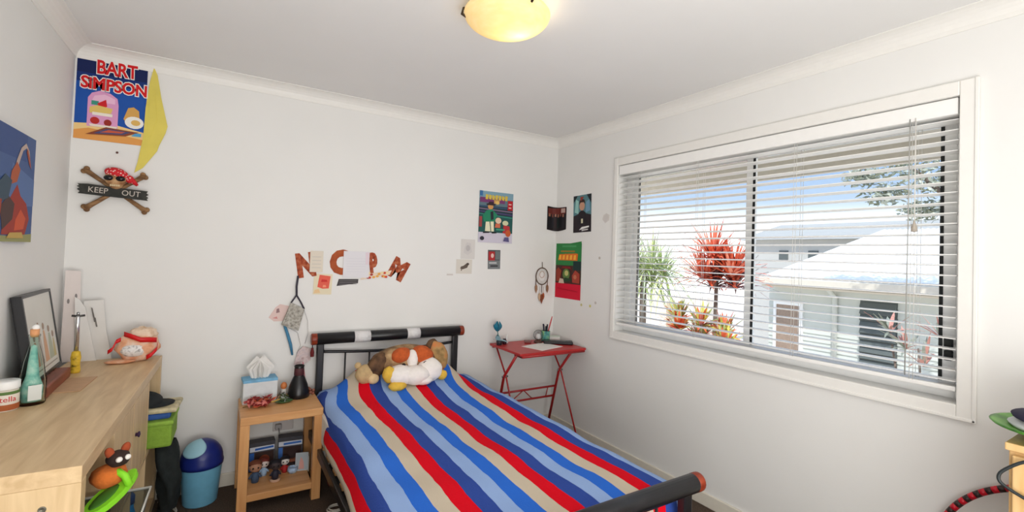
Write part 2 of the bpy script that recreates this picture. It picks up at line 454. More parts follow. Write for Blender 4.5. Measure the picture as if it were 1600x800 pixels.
p = thing('gum_tree', 'tall grey green gum tree above the white roof', 'tree', (5.0, -.75, -1.6))
b = MB()
for k, (dx, dy, z, r) in enumerate(((0, .0, 4.35, .36), (0, -.35, 4.1, .36), (.1, .22, 4.0, .26), (0, -.6, 4.4, .36), (.1, -.7, 3.85, .3), (0, .45, 4.25, .22), (.1, -.2, 3.75, .24))):
    leaf_cloud(b, (dx, dy, z), (r, r*1.15, r*.6), 260, .05, GUM, 80+k)
b.build('foliage', p)
MB().tube([(0, -.9, 0), (.03, -.8, 2.8), (.05, -.6, 3.7), (0, -.1, 4.3)], [.07, .05, .04, .02], M_STEM).build('trunk', p)
p = thing('red_leaved_shrub', 'sparse red tinted shrub beside the dark louvred shutter', 'plant', (4.4, -1.25, -1.6))
b = MB()
for k in range(6): blade_clump(b, (0, (k-2.5)*.16, 1.9+.17*(k % 3)), 16, .42, .02, [mat('dusty_pink_leaf', (196, 140, 126), .6, var=.2), mat('dusty_green_leaf', (150, 154, 138), .6, var=.2)], 1, .4, 120+k, .1)
b.build('foliage', p)
b = MB()
for k in range(4): b.tube([(0, (k-1.5)*.05, 0), (0, (k-1.5)*.25, 2.1)], .012, M_STEM, 6)
b.build('stem', p)
p = thing('garden_wall', 'low cream rendered wall and gate post behind the palm', 'wall', (5.2, 2.2, -1.6))
MB().bx(0, .2, 0, 6, 0, 2.35, mat('cream_render', (238, 226, 214), .8, var=.02)).build('panel', p)
MB().bx(-.06, .24, .6, .86, 0, 2.2, mat('tan_brick_post', (196, 180, 156), .8, var=.08)).build('post', p)

# ------------------------------------------------------------------ venetian blind
bl = thing('venetian_blind', 'white horizontal slat blind hanging in the wide window', 'blind', (0, 0, 0))
by0, by1 = WY0+.006, WY1-.006; ymid = (by0+by1)/2; bw = by1-by0
MB().bx(-.006, .064, by0, by1, 2.008, WZ1-.004, M_SLAT, .004).build('headrail', bl)
b = MB(); NS = 26; zs0, zs1 = .968, 1.99
for i in range(NS):
    z = zs0+(zs1-zs0)*i/(NS-1)
    pts = []
    for j in range(5):
        u = (j/4-.5)*.05; pts.append((u*1.26+.033, .0034*(1-(2*u/.05)**2)+u*-.05))
    vs_ = [(px, by0, z+pz+dz) for dz in (0, -.003) for px, pz in pts]+[(px, by1, z+pz+dz) for dz in (0, -.003) for px, pz in pts]
    fs_ = []
    for j in range(4):
        fs_ += [(j, j+10, j+11, j+1), (5+j, 6+j, 16+j, 15+j)]
    fs_ += [(0, 5, 15, 10), (4, 14, 19, 9), (0, 1, 2, 3, 4, 9, 8, 7, 6, 5), (10, 15, 16, 17, 18, 19, 14, 13, 12, 11)]
    b.add(vs_, fs_, M_SLAT)
b.build('slats', bl)
MB().box((.033, ymid, .938), (.062, bw, .02), M_SLAT, .005).build('bottom_rail', bl)
for yy in (-.93, -1.395, -1.96, -2.43):
    b = MB()
    for dy in (-.006, .006):
        for xx in (-.0005, .0665): b.tube([(xx, yy+dy, .945), (xx, yy+dy, 2.01)], .0011, M_CORD, 5)
    b.build('ladder_cord', bl)
b = MB(); b.tube([(-.008, -2.418, 2.02), (-.008, -2.416, 1.59), (-.008, -2.412, .96)], .0022, mat('clear_grey_rod', (170, 170, 166), .3), 6); b.build('tilt_wand', bl)
b = MB(); b.tube([(-.010, -2.437, 2.02), (-.010, -2.437, 1.6)], .0015, M_CORD, 5); pc = b.build('pull_cord', bl)
MB().lathe((-.010, -2.437, 1.548), [(0, 0), (.011, .004), (.009, .022), (.004, .04), (0, .055)], mat('taupe_tassel', (176, 166, 154), .5), 12).build('tassel', pc)

# ------------------------------------------------------------------ ceiling light
cl = thing('ceiling_light', 'round cream glass dome light on the ceiling', 'ceiling light', (-1.49, -1.6, H))
MB().lathe((0, 0, -.03), [(0, 0), (.11, 0), (.12, .006), (.12, .03), (0, .03)], M_WHITE, 36).build('base', cl)
M_DOME = bpy.data.materials.new('warm_alabaster_glass'); M_DOME.use_nodes = True
nt = M_DOME.node_tree; nt.nodes.clear()
o_ = nt.nodes.new('ShaderNodeOutputMaterial'); ad = nt.nodes.new('ShaderNodeAddShader'); mx = nt.nodes.new('ShaderNodeMixShader')
tl = nt.nodes.new('ShaderNodeBsdfTranslucent'); df = nt.nodes.new('ShaderNodeBsdfDiffuse'); em = nt.nodes.new('ShaderNodeEmission')
nz = nt.nodes.new('ShaderNodeTexNoise'); nz.inputs['Scale'].default_value = 7; rp = nt.nodes.new('ShaderNodeValToRGB')
rp.color_ramp.elements[0].color = lin((246, 228, 176)); rp.color_ramp.elements[1].color = lin((253, 244, 218))
nt.links.new(nz.outputs['Fac'], rp.inputs[0])
for q in (tl, df, em): nt.links.new(rp.outputs[0], q.inputs[0])
em.inputs[1].default_value = .10; mx.inputs[0].default_value = .4
nt.links.new(tl.outputs[0], mx.inputs[1]); nt.links.new(df.outputs[0], mx.inputs[2])
nt.links.new(mx.outputs[0], ad.inputs[0]); nt.links.new(em.outputs[0], ad.inputs[1]); nt.links.new(ad.outputs[0], o_.inputs[0])
prof = [(0, -.118)]
for i in range(1, 13):
    a = PI/2*i/12
    prof.append((.172*math.sin(a)**1.0, -.045-.073*math.cos(a)))
prof += [(.168, -.040), (.160, -.046)]
for i in range(11, 0, -1):
    a = PI/2*i/12
    prof.append((.164*math.sin(a), -.043-.067*math.cos(a)))
prof.append((0, -.110))
MB().lathe((0, 0, 0), prof, M_DOME, 48).build('glass_dome', cl)
for k in range(3):
    a = math.radians(152+120*k); c, s = math.cos(a), math.sin(a)
    b = MB(); b.tube([(.11*c, .11*s, -.02), (.176*c, .176*s, -.03), (.180*c, .180*s, -.052), (.163*c, .163*s, -.062)], .006, mat('dark_bronze', (70, 58, 44), .35, metal=.8), 8)
    b.build('clip', cl)
MB().ball((.03, 0, -.065), .022, mat('lamp_bulb', (255, 236, 200), emit=12), 12, 8).build('bulb', cl)
lamp = light('lamp_light', 'POINT', (-1.44, -1.6, H-.068), None, .8, (1, .90, .74), shadow_soft_size=.025)

# ------------------------------------------------------------------ bed
bd = thing('bed_frame', 'black tubular metal single bed with red wooden end caps', 'bed', (-1.405, -1.07, 0))
BX, BY = 1.405, 1.07
def P3(x, y, z): return (x+BX, y+BY, z)
def rail(x0, x1, y, z, r, name):
    o = MB().tube([P3(x0, y, z), P3(x1, y, z)], r, M_BLACK, 20).build(name, bd)
    for xa, xb in ((x0-.032, x0+.001), (x1-.001, x1+.032)):
        MB().tube([P3(xa, y, z), P3(xa+.004, y, z), P3(xb-.004, y, z), P3(xb, y, z)], [r*.94, r*1.01, r*1.01, r*.98], M_REDCAP, 20).build('end_cap', bd)
    return o
hr = rail(-1.895, -.915, -.062, .832, .036, 'head_rail')
fr = rail(-1.895, -.900, -2.075, .575, .034, 'foot_rail')
for (xa, xb) in ((-1.668, -1.565), (-1.314, -1.222)):
    MB().tube([P3(xa, -.062, .832), P3(xb, -.062, .832)], .0375, mat('white_cloth_tape', (228, 226, 226), .7, var=.04, scale=60, bump=.5), 20).build('tape_band', bd)
for x in (-1.872, -.945):
    MB().box(P3(x, -.062, .40), (.042, .036, .80), M_BLACK, .006).build('head_post', bd)
    MB().box(P3(x, -2.075, .275), (.042, .036, .55), M_BLACK, .006).build('foot_post', bd)
b = MB(); n = 14
b.tube([P3(-1.872+.927*i/n, -.062, .752-.022*math.sin(PI*i/n)) for i in range(n+1)], .0095, M_BLACK, 8); b.build('curved_rail', bd)
for i in range(1, 6):
    x = -1.872+.927*i/6; MB().tube([P3(x, -.062, .24), P3(x, -.062, .752-.022*math.sin(PI*i/6))], .0055, M_BLACK, 8).build('spindle', bd)
MB().box(P3(-1.405, -.062, .24), (.9, .022, .03), M_BLACK, .004).build('cross_rail', bd)
MB().box(P3(-1.405, -2.075, .24), (.9, .022, .03), M_BLACK, .004).build('cross_rail', bd)
for i in range(1, 6):
    x = -1.872+.927*i/6; MB().tube([P3(x, -2.078, .24), P3(x, -2.078, .55)], .0055, M_BLACK, 8).build('spindle', bd)
for x in (-1.912, -.905):
    MB().box(P3(x, -1.07, .252), (.022, 1.98, .05), M_BLACK, .004).build('side_rail', bd)
b = MB()
for i in range(11): b.bx(-.49, .49, BY-.2-i*.17-.03, BY-.2-i*.17+.03, .262, .274, M_BEECH)
b.build('slat_base', bd)
M_SHEET = mat('white_cotton_sheet', (232, 228, 222), .9, var=.03, scale=20, bump=.2)
mt = tag(MB().box((0, 0, 0), (1.0, 1.90, .215), M_SHEET, .035).build('mattress', None, (-1.405, -1.07, .386)), 'white sheeted mattress lying on the black bed frame under the striped cover', 'mattress')

M_STRIPE = bpy.data.materials.new('striped_cotton'); M_STRIPE.use_nodes = True
nt = M_STRIPE.node_tree; bs = nt.nodes['Principled BSDF']; bs.inputs['Roughness'].default_value = .9; bs.inputs['Specular IOR Level'].default_value = .1
uvn = nt.nodes.new('ShaderNodeUVMap'); sp = nt.nodes.new('ShaderNodeSeparateXYZ'); nz = nt.nodes.new('ShaderNodeTexNoise'); nz.inputs['Scale'].default_value = 7
ma = nt.nodes.new('ShaderNodeMath'); ma.operation = 'MULTIPLY_ADD'; ma.inputs[1].default_value = .3
mb_ = nt.nodes.new('ShaderNodeMath'); mb_.operation = 'MULTIPLY'; mb_.inputs[1].default_value = .2
mf = nt.nodes.new('ShaderNodeMath'); mf.operation = 'FRACT'; rp = nt.nodes.new('ShaderNodeValToRGB'); rp.color_ramp.interpolation = 'CONSTANT'
nt.links.new(uvn.outputs[0], sp.inputs[0]); tc = nt.nodes.new('ShaderNodeTexCoord'); nt.links.new(tc.outputs['Object'], nz.inputs['Vector'])
nt.links.new(nz.outputs['Fac'], ma.inputs[0]); nt.links.new(sp.outputs['X'], ma.inputs[2]); nt.links.new(ma.outputs[0], mb_.inputs[0])
nt.links.new(mb_.outputs[0], mf.inputs[0]); nt.links.new(mf.outputs[0], rp.inputs[0])
ee = rp.color_ramp.elements; ee[0].position = 0; ee[0].color = lin((222, 12, 34)); ee[1].position = .2; ee[1].color = lin((52, 78, 158))
for pos, c in ((.4, (150, 178, 226)), (.6, (48, 110, 214)), (.8, (206, 192, 172))):
    q = ee.new(pos); q.color = lin(c)
n2 = nt.nodes.new('ShaderNodeTexNoise'); n2.inputs['Scale'].default_value = 160; bp = nt.nodes.new('ShaderNodeBump'); bp.inputs['Strength'].default_value = .35; bp.inputs['Distance'].default_value = .004
nt.links.new(tc.outputs['Object'], n2.inputs['Vector']); nt.links.new(n2.outputs['Fac'], bp.inputs['Height']); nt.links.new(bp.outputs[0], bs.inputs['Normal'])
nt.links.new(rp.outputs[0], bs.inputs['Base Color'])

def sstep(a, b_, x):
    t = max(0, min(1, (x-a)/(b_-a))); return t*t*(3-2*t)
def bump_h(x, y):
    w = sstep(-1.90, -1.62, x)*(1-sstep(-1.12, -.90, x))
    if y < -.20: g = .62*math.exp(-((y+.20)/.17)**2)+.38*math.exp(-((y+.20)/.42)**2)
    else: g = 1-sstep(-.20, -.125, y)
    rip = .0035*math.sin(7*x+5*y)+.003*math.sin(13*y-6*x)+.0025*math.sin(21*y+9*x)
    return .522+(.028+.115*w)*g*(.25+.75*w)+rip
def cover_points(y, hang=0):
    """cross-section from the wall side hem over the top to the room side hem"""
    fl = .02*math.sin(3.2*y)+.012*math.sin(8*y+1)
    lx = -1.878-.019*sstep(-.4, -1.9, y)
    pts = [(-.876, .40), (-.878, .45), (-.884, .495)]
    for i in range(40):
        x = -.895+(lx+.025+.895)*i/39; pts.append((x, bump_h(x, y)))
    zt = bump_h(lx+.02, y)
    hem = .352+.012*math.sin(4*y)
    pts += [(lx+.006, zt-.008), (lx-.010, zt-.03)]
    for i in range(1, 9):
        t = i/8; pts.append((lx-.012-(.030+fl*.5)*t*(.1+.9*sstep(-.38, -.6, y)), zt-.03+(hem-zt+.03)*t))
    return pts
b = MB(); rows = []; ys = [-.125-.0325*i for i in range(59)]
for y in ys: rows.append([(x, y, z) for x, z in cover_points(y)])
ylast = ys[-1]
for j in range(1, 9):                                # hangs down at the foot, in front of the foot rail
    t = j/8; rows.append([(x, ylast-.014*min(1, t*3), (z if z < .50 else z)-min(z-.30, .22)*t) for x, y, z in [(x, y, z) for x, y, z in rows[58]]])
nu = len(rows[0]); vs_ = [p for r in rows for p in r]
b.add(vs_, [(i*nu+j, i*nu+j+1, (i+1)*nu+j+1, (i+1)*nu+j) for i in range(len(rows)-1) for j in range(nu-1)], M_STRIPE, True)
bk = b.build('striped_cover')
tag(bk, 'bed cover striped lengthwise in red, navy, pale blue, blue and beige', 'blanket')
uvl = bk.data.uv_layers.new(name='UVMap'); us = []
for i, r in enumerate(rows):
    y = max(r[0][1], -2.0); acc = 0; lst = []
    k0 = min(range(nu), key=lambda k: abs(r[k][0]+.845)+(.0 if r[k][2] > .5 or i > 58 else .1))
    S = [0]
    src = rows[min(i, 58)]
    for j in range(1, nu): S.append(S[-1]+math.hypot(src[j][0]-src[j-1][0], min(.02, abs(src[j][2]-src[j-1][2])) if j < 44 else src[j][2]-src[j-1][2]))
    wid = .0665-.0025*(1-sstep(-1.0, -.3, y))+.0006*(1-sstep(-1.9, -1.0, y))
    j0 = 3
    us.append([17.3-(S[j]-S[j0])/wid for j in range(nu)])
for lp in bk.data.loops:
    vi = lp.vertex_index; uvl.data[lp.index].uv = (us[vi//nu][vi % nu]+10, vi//nu*.03)
so = bk.modifiers.new('thickness', 'SOLIDIFY'); so.thickness = .008; so.offset = 1
print('UV range', us[20][0], us[20][-1], us[55][-1])

# dark things on the carpet under the head of the bed
ub = thing('black_bag', 'black soft bag on the carpet between the bedside table and the bed', 'bag', (-1.790, -.36, 0))
MB().ball((0, 0, .075), (.062, .15, .080), mat('black_bag_cloth', (34, 34, 36), .85, var=.2, scale=30, bump=.3), 20, 14, .06).build('body', ub)
b = MB(); b.tube([(-.02, -.07, .135), (-.02, -.05, .178), (-.02, .03, .180), (-.02, .06, .14)], .006, mat('dark_strap', (50, 46, 48), .8), 8); b.build('handle', ub)
MB().ball((-.055, -.03, .075), (.014, .04, .022), mat('dark_red_patch', (122, 44, 38), .7, var=.15), 12, 8).build('red_patch', ub)
b = MB(); b.tube([(-1.845+.05*math.cos(.45*i)*(1-.012*i), -.57+.035*math.sin(.45*i), .005+.0006*i) for i in range(30)], .0038, mat('white_cable_sheath', (206, 200, 190), .5), 6)
tag(b.build('white_cable'), 'small coil of white cable on the carpet beside the bed', 'cable')

# ------------------------------------------------------------------ plush toys on the bed
M_FUR = mottled('mottled_brown_fur', [(84, 66, 52), (150, 118, 84), (196, 166, 124)], 16)
M_WFUR = mat('white_plush', (240, 234, 228), .95, var=.04, scale=40, bump=.4)
M_OFUR = mat('orange_brown_plush', (190, 88, 40), .95, var=.15, scale=40, bump=.4)
M_TAN = mat('tan_plush', (192, 164, 120), .95, var=.12, scale=40, bump=.4)
M_YEL = mat('yellow_plush', (222, 180, 70), .95, var=.1, scale=40, bump=.4)
M_EYE = mat('black_bead', (14, 14, 16), .15, var=0)
pd = thing('plush_dog', 'plush dog with white muzzle, orange brow patches and brown ears on the striped cover', 'soft toy', (-1.395, -.345, .605))
MB().ball((0, .03, .10), (.225, .10, .105), M_FUR, 28, 18, .03, 8).build('head', pd)
b = MB()
b.ball((-.075, -.085, .045), (.088, .07, .062), M_WFUR, 22, 14, .03); b.ball((.015, -.10, .040), (.092, .07, .060), M_WFUR, 22, 14, .03, seed=3)
b.ball((.115, -.07, .055), (.085, .07, .075), M_WFUR, 22, 14, .03, seed=5); b.ball((.06, -.115, .008), (.06, .045, .030), M_WFUR, 18, 10, .02)
b.build('muzzle', pd)
MB().ball((.005, -.055, .125), (.036, .04, .062), M_WFUR, 18, 12).build('blaze', pd)
MB().ball((-.062, -.04, .155), (.062, .05, .045), M_OFUR, 18, 12, .03, rot=(0, -.3, 0)).build('brow_patch', pd)
MB().ball((.078, -.035, .145), (.075, .055, .058), M_OFUR, 18, 12, .03, rot=(0, .35, 0)).build('brow_patch', pd)
MB().ball((-.058, -.088, .105), (.012, .01, .009), M_EYE, 10, 8).build('eye', pd)
MB().ball((.082, -.092, .108), (.022, .012, .010), M_EYE, 10, 8, rot=(0, -.4, 0)).build('eye', pd)
tag(MB().ball((-.195, .0, .095), (.055, .05, .085), mottled('dark_brown_fur', [(58, 44, 36), (122, 90, 64)], 18), 18, 12, .05, rot=(0, .5, 0)).build('ear', pd))
b = MB(); b.ball((.205, .0, .125), (.06, .04, .10), mottled('fawn_ear_fur', [(110, 92, 60), (178, 142, 92), (206, 120, 70)], 14), 18, 12, .05, rot=(0, -.35, 0))
b.ball((.165, .02, .175), (.045, .035, .058), mottled('dark_brown_fur', [], 1), 14, 10, .05, rot=(0, .3, 0)); b.build('ear', pd)
for c_, r_2 in (((-.145, -.09, .055), (.042, .04, .050)), ((-.105, -.125, -.008), (.055, .035, .030)), ((.195, -.085, .02), (.035, .035, .032))):
    MB().ball(c_, r_2, M_YEL, 14, 10, .05).build('paw', pd)
tt = thing('plush_bear', 'small round tan plush bear left of the white muzzled plush dog', 'soft toy', (-1.655, -.335, .600))
MB().ball((0, 0, .052), (.062, .055, .058), M_TAN, 20, 14, .04).build('head', tt)
MB().ball((.035, -.04, .03), (.036, .03, .032), mat('pale_tan_plush', (214, 188, 144), .95, var=.1, scale=40, bump=.4), 16, 10).build('snout', tt)
for dx in (-.045, .03): MB().ball((dx, .01, .105), (.02, .012, .02), M_TAN, 12, 8).build('ear', tt)

# ------------------------------------------------------------------ bedside table and what is on it
ns = thing('bedside_table', 'light wood bedside table with a low shelf left of the bed', 'table', (-2.102, -.212, 0))
X0, X1, Y0, Y1, ZT = -.203, .203, -.19, .19, .505
MB().bx(X0, X1, Y0, Y1, ZT-.042, ZT, M_BEECH, .003).build('tabletop', ns)
for sx in (0, 1):
    for sy in (0, 1):
        xx = X0 if sx == 0 else X1-.046; yy = Y0 if sy == 0 else Y1-.046
        MB().bx(xx, xx+.046, yy, yy+.046, 0, ZT-.042, M_BEECHZ, .002).build('leg', ns)
MB().bx(X0+.046, X1-.046, Y0+.004, Y1-.004, .062, .098, M_BEECH, .002).build('shelf', ns)
tb = thing('tissue_box', 'pale tissue box with a blue edge and a pulled white tissue', 'tissue box', (-2.205, -.115, .505), .06)
MB().bx(-.088, .088, -.055, .055, 0, .135, mat('pale_grey_card', (214, 218, 220), .7, var=.05, scale=25), .003).build('box', tb)
MB().bx(-.0885, .0885, -.0555, .0555, .118, .1352, mat('sky_blue_print', (120, 178, 214), .7, var=.15, scale=25), .003).build('blue_band', tb)
b = MB(); rnd = random.Random(5)
for k in range(7):
    a = k/7*PI; pts = []
    c, s = math.cos(a), math.sin(a); w = .072
    vs_ = [(-w*.6*c, -w*.4*s, .13), (w*.6*c, w*.4*s, .13), (w*c+rnd.uniform(-.01, .01), w*.5*s, .185+rnd.uniform(-.015, .015)), (.3*w*c, .2*w*s, .255+rnd.uniform(-.02, .01)), (-w*.9*c, -w*.5*s, .19)]
    b.add(vs_, [(0, 1, 2, 3, 4)], M_PAPER)
b.build('tissue', tb)
fw = thing('dried_flower', 'sprig of crumpled dark red and orange artificial flower lying on the bedside table', 'flower', (-2.205, -.235, .507))
b = MB(); leaf_cloud(b, (0, 0, .028), (.075, .045, .026), 130, .022, [mat('dark_red_petal', (142, 40, 44), .7, var=.2), mat('rust_petal', (182, 84, 50), .7, var=.2), mat('pink_petal', (206, 120, 112), .7, var=.2)], 3)
b.ball((0, 0, .018), (.05, .03, .016), mat('dark_red_petal', (0, 0, 0)), 14, 8, .15); b.build('petals', fw)
b = MB(); b.tube([(-.02, .0, .012), (.07, .02, .012), (.12, .035, .022)], .004, mat('yellow_stem', (196, 158, 74), .7)); b.tube([(-.01, 0, .012), (-.085, -.012, .008)], .003, mat('brown_stem', (110, 80, 40), .7)); b.build('stem', fw)
lf = thing('green_leaf_dish', 'small dark green leaf dish beside the black jug', 'dish', (-2.085, -.215, .505))
b = MB(); b.lathe((0, 0, 0), [(0, .002), (.03, .002), (.048, .01), (.05, .013), (.045, .012), (.028, .006), (0, .006)], mat('dark_green_glaze', (58, 96, 52), .3, var=.2), 24, 1, .62); b.build('dish', lf)
b = MB(); leaf_cloud(b, (-.005, .015, .035), (.035, .02, .022), 26, .024, [mat('olive_leaf', (92, 104, 66), .6, var=.2), mat('dark_olive_leaf', (56, 60, 44), .6, var=.2), mat('silver_leaf', (176, 184, 180), .4, var=.1)], 9)
b.ball((-.005, .015, .022), (.02, .014, .012), mat('olive_leaf', (92, 104, 66)), 10, 8); b.build('leaves', lf)
vj = thing('black_jug', 'black squat necked jug on the back of the bedside table', 'jug', (-1.998, -.135, .505))
MB().lathe((0, 0, 0), [(0, 0), (.058, 0), (.062, .006), (.060, .03), (.05, .075), (.034, .115), (.027, .13), (.025, .17), (.029, .187), (.026, .19), (.02, .17), (0, .165)], mat('black_glaze', (20, 20, 22), .3, var=.15), 32).build('body', vj)
MB().lathe((0, 0, .132), [(.0272, 0), (.0285, .004), (.0272, .04), (.0262, .042)], mat('dark_maroon_wrap', (72, 30, 36), .6, var=.2, scale=60), 24).build('neck_wrap', vj)
b = MB(); b.tube([(-1.945, -.10, .508), (-1.972, -.082, .70)], .0035, mat('pink_stick', (196, 118, 124), .6), 6)
tag(b.build('incense_stick'), 'thin pink stick leaning behind the black jug', 'stick')
fg = thing('orange_figurine', 'tiny orange figurine peeking out left of the black jug', 'figurine', (-2.075, -.105, .505))
MB().lathe((0, 0, 0), [(0, 0), (.018, 0), (.016, .035), (.012, .05), (0, .052)], mat('white_ceramic', (226, 222, 218), .3), 14).build('body', fg)
MB().ball((0, 0, .068), (.018, .016, .022), mat('orange_ceramic', (206, 122, 66), .4), 12, 10).build('head', fg)
bb = thing('bead_cluster', 'small cluster of brown beads at the right back corner of the bedside table', 'beads', (-1.925, -.12, .505))
b = MB()
for k in range(7): b.ball((.012*math.cos(k*.9)*(1+k*.1), .012*math.sin(k*.9), .009+.010*(k % 4)), .010, mat('brown_bead', (142, 84, 66), .4, var=.2), 8, 6)
b.build('beads', bb)
# shelf of the bedside table
def toy_box(label, loc, w, h, c1, c2, rz, seed):
    t = thing('toy_box', label, 'box', loc, rz, 'window boxes on the bedside shelf')
    MB().bx(-w/2, w/2, -.035, .035, 0, h, mat('dark_toy_carton', (70, 70, 78), .6, var=.1), .002).build('carton', t)
    b = MB(); y = -.0352
    b.poly(rect(-w/2+.004, h*.70, w/2-.004, h*.86), y-.0008, y, flat((214, 220, 232)))
    b.poly([(-w/2+.03, h*.74), (w/2-.008, h*.76), (w/2-.010, h*.83), (-w/2+.03, h*.81)], y-.0014, y-.0008, flat(c1))
    b.poly(rect(-w/2+.004, .008, -w/2+.026, h*.66), y-.0008, y, flat(c1)); b.build('front_print', t)
    b = MB(); b.poly(rect(-w/2+.03, .012, w/2-.008, h*.66), y-.001, y, flat((58, 40, 36)))
    b.poly(circ(.012, h*.38, .028), y-.002, y-.001, flat(c2)); b.poly(rect(-.006, .02, .03, h*.26), y-.002, y-.001, flat((150, 90, 66)))
    b.build('window', t)
toy_box('left dark toy carton with a blue and white banner on the bedside shelf', (-2.176, -.088, .098), .135, .165, (52, 104, 190), (126, 60, 40), .03, 1)
toy_box('right dark toy carton tilted against the left one on the bedside shelf', (-2.022, -.085, .098), .135, .168, (70, 120, 200), (60, 44, 44), -.10, 2)
def figurine(label, loc, s, body, head, accent, base=None):
    t = thing('figurine', label, 'figurine', loc, 0, 'figurines on the bedside shelf')
    if base: MB().lathe((0, 0, 0), [(0, 0), (.024*s, 0), (.024*s, .008*s), (0, .009*s)], flat(base), 16).build('base', t)
    b = MB(); z0 = .009*s if base else 0
    b.lathe((0, 0, z0), [(0, 0), (.014*s, 0), (.017*s, .02*s), (.013*s, .04*s), (.006*s, .046*s), (0, .047*s)], flat(body), 14)
    for sg in (-1, 1): b.tube([(sg*.012*s, -.002, z0+.036*s), (sg*.024*s, -.006*s, z0+.02*s)], .0045*s, flat(body), 8)
    b.build('body', t)
    h = MB().ball((0, 0, z0+.068*s), (.026*s, .022*s, .024*s), flat(head), 16, 12).build('head', t)
    b = MB()
    for sg in (-1, 1): b.ball((sg*.010*s, -.021*s, z0+.068*s), .004*s, M_EYE, 8, 6)
    b.build('eye', h)
    MB().ball((0, .004*s, z0+.078*s), (.0275*s, .022*s, .017*s), flat(accent), 16, 10).build('hair', t)
figurine('figurine with brown hair at the left edge of the bedside shelf', (-2.215, -.255, .098), 1.25, (66, 84, 110), (176, 130, 104), (110, 62, 44))
figurine('white and blue figurine in front of the left toy carton', (-2.168, -.19, .098), 1.0, (168, 196, 226), (222, 210, 204), (120, 52, 44))
figurine('dark figurine on a round base, nearest the front of the bedside shelf', (-2.118, -.285, .098), 1.12, (44, 44, 58), (66, 56, 58), (34, 32, 40), (200, 164, 140))
figurine('red, white and black figurine in front of the right toy carton', (-2.062, -.20, .098), .95, (176, 48, 48), (226, 222, 218), (40, 36, 40))
bw_ = thing('blue_white_pot', 'low white pot with blue brush marks on the bedside shelf', 'pot', (-2.022, -.225, .098))
MB().lathe((0, 0, 0), [(0, 0), (.02, 0), (.028, .016), (.026, .032), (.022, .032), (.02, .01), (0, .008)], mat('blue_white_glaze', (170, 194, 224), .3, var=.3, scale=60), 20).build('bowl', bw_)
ph = thing('photo_card', 'upright photo card of a pale pink shape at the right of the bedside shelf', 'card', (-1.975, -.225, .098), -.15, rot=(-.15, 0, -.2))
b = MB(); b.bx(-.034, .034, -.002, .002, 0, .10, flat((196, 200, 206)))
b.poly(rect(-.031, .003, .031, .097), -.0026, -.002, flat((172, 182, 190))); b.poly([(-.016, .01), (.014, .01), (.010, .05), (-.004, .078), (-.012, .05)], -.0032, -.0026, flat((214, 160, 152)))
b.build('card', ph)
MB().bx(.036, .040, -.03, .03, 0, .085, mat('frosted_edge', (180, 186, 178), .3)).build('side_flap', ph)
# outlet
po = thing('power_outlet', 'white double wall socket with a plugged lead behind the bedside table', 'socket', (-2.058, -.0006, .31))
MB().box((0, -.005, 0), (.115, .010, .072), mat('aged_socket_plate', (208, 202, 200), .4, var=.01), .004).build('plate', po)
b = MB(); b.box((-.028, -.024, -.005), (.036, .03, .034), mat('grey_plug', (170, 166, 166), .5), .006); b.tube([(-.028, -.04, -.008), (-.02, -.05, -.05), (.02, -.03, -.085), (.06, -.03, -.10), (.08, -.03, -.28)], .0035, mat('grey_lead', (130, 128, 126), .5), 8); b.build('plug', po)
for dx in (-.03, .03): MB().bx(dx-.006, dx+.006, -.0125, -.009, .018, .028, mat('socket_switch', (222, 220, 216), .4), .001).build('switch', po)
# bin
wb = thing('waste_bin', 'light blue swing top bin with a navy lid left of the bedside table', 'bin', (-2.468, -.135, 0))
MB().lathe((0, 0, 0), [(0, 0), (.076, 0), (.080, .006), (.098, .205), (.098, .215), (.094, .215), (.078, .012), (0, .01)], mat('light_blue_plastic', (112, 176, 206), .4, var=.05), 40).build('body', wb)
M_NAVY = mat('navy_plastic', (28, 42, 120), .35, var=.06)
prof = [(.102, .200), (.104, .218), (.100, .232)]
for i in range(1, 10):
    a = PI/2*i/9; prof.append((.098*math.cos(a)+.002, .232+.105*math.sin(a)))
MB().lathe((0, 0, 0), prof, M_NAVY, 40).build('lid', wb)
b = MB(); n = 14; vs_ = []; fs_ = []
for i in range(n+1):
    for j in range(n+1):
        u = -1+2*i/n; v = -1+2*j/n
        uu = u*math.sqrt(1-v*v/2); vv = v*math.sqrt(1-u*u/2)
        th = math.radians(-122)+uu*.85; ph_ = .92+vv*.56
        r = .1015
        vs_.append((r*math.cos(ph_)*math.cos(th)+.002*math.cos(th), r*math.cos(ph_)*math.sin(th)+.002*math.sin(th), .232+1.075*r*math.sin(ph_)))
for i in range(n):
    for j in range(n): fs_.append((i*(n+1)+j, (i+1)*(n+1)+j, (i+1)*(n+1)+j+1, i*(n+1)+j+1))
b.add(vs_, fs_, mat('pale_blue_plastic', (158, 204, 222), .35, var=.03), True); fl_ = b.build('swing_flap', wb)
md = fl_.modifiers.new('thickness', 'SOLIDIFY'); md.thickness = .004; md.offset = 1

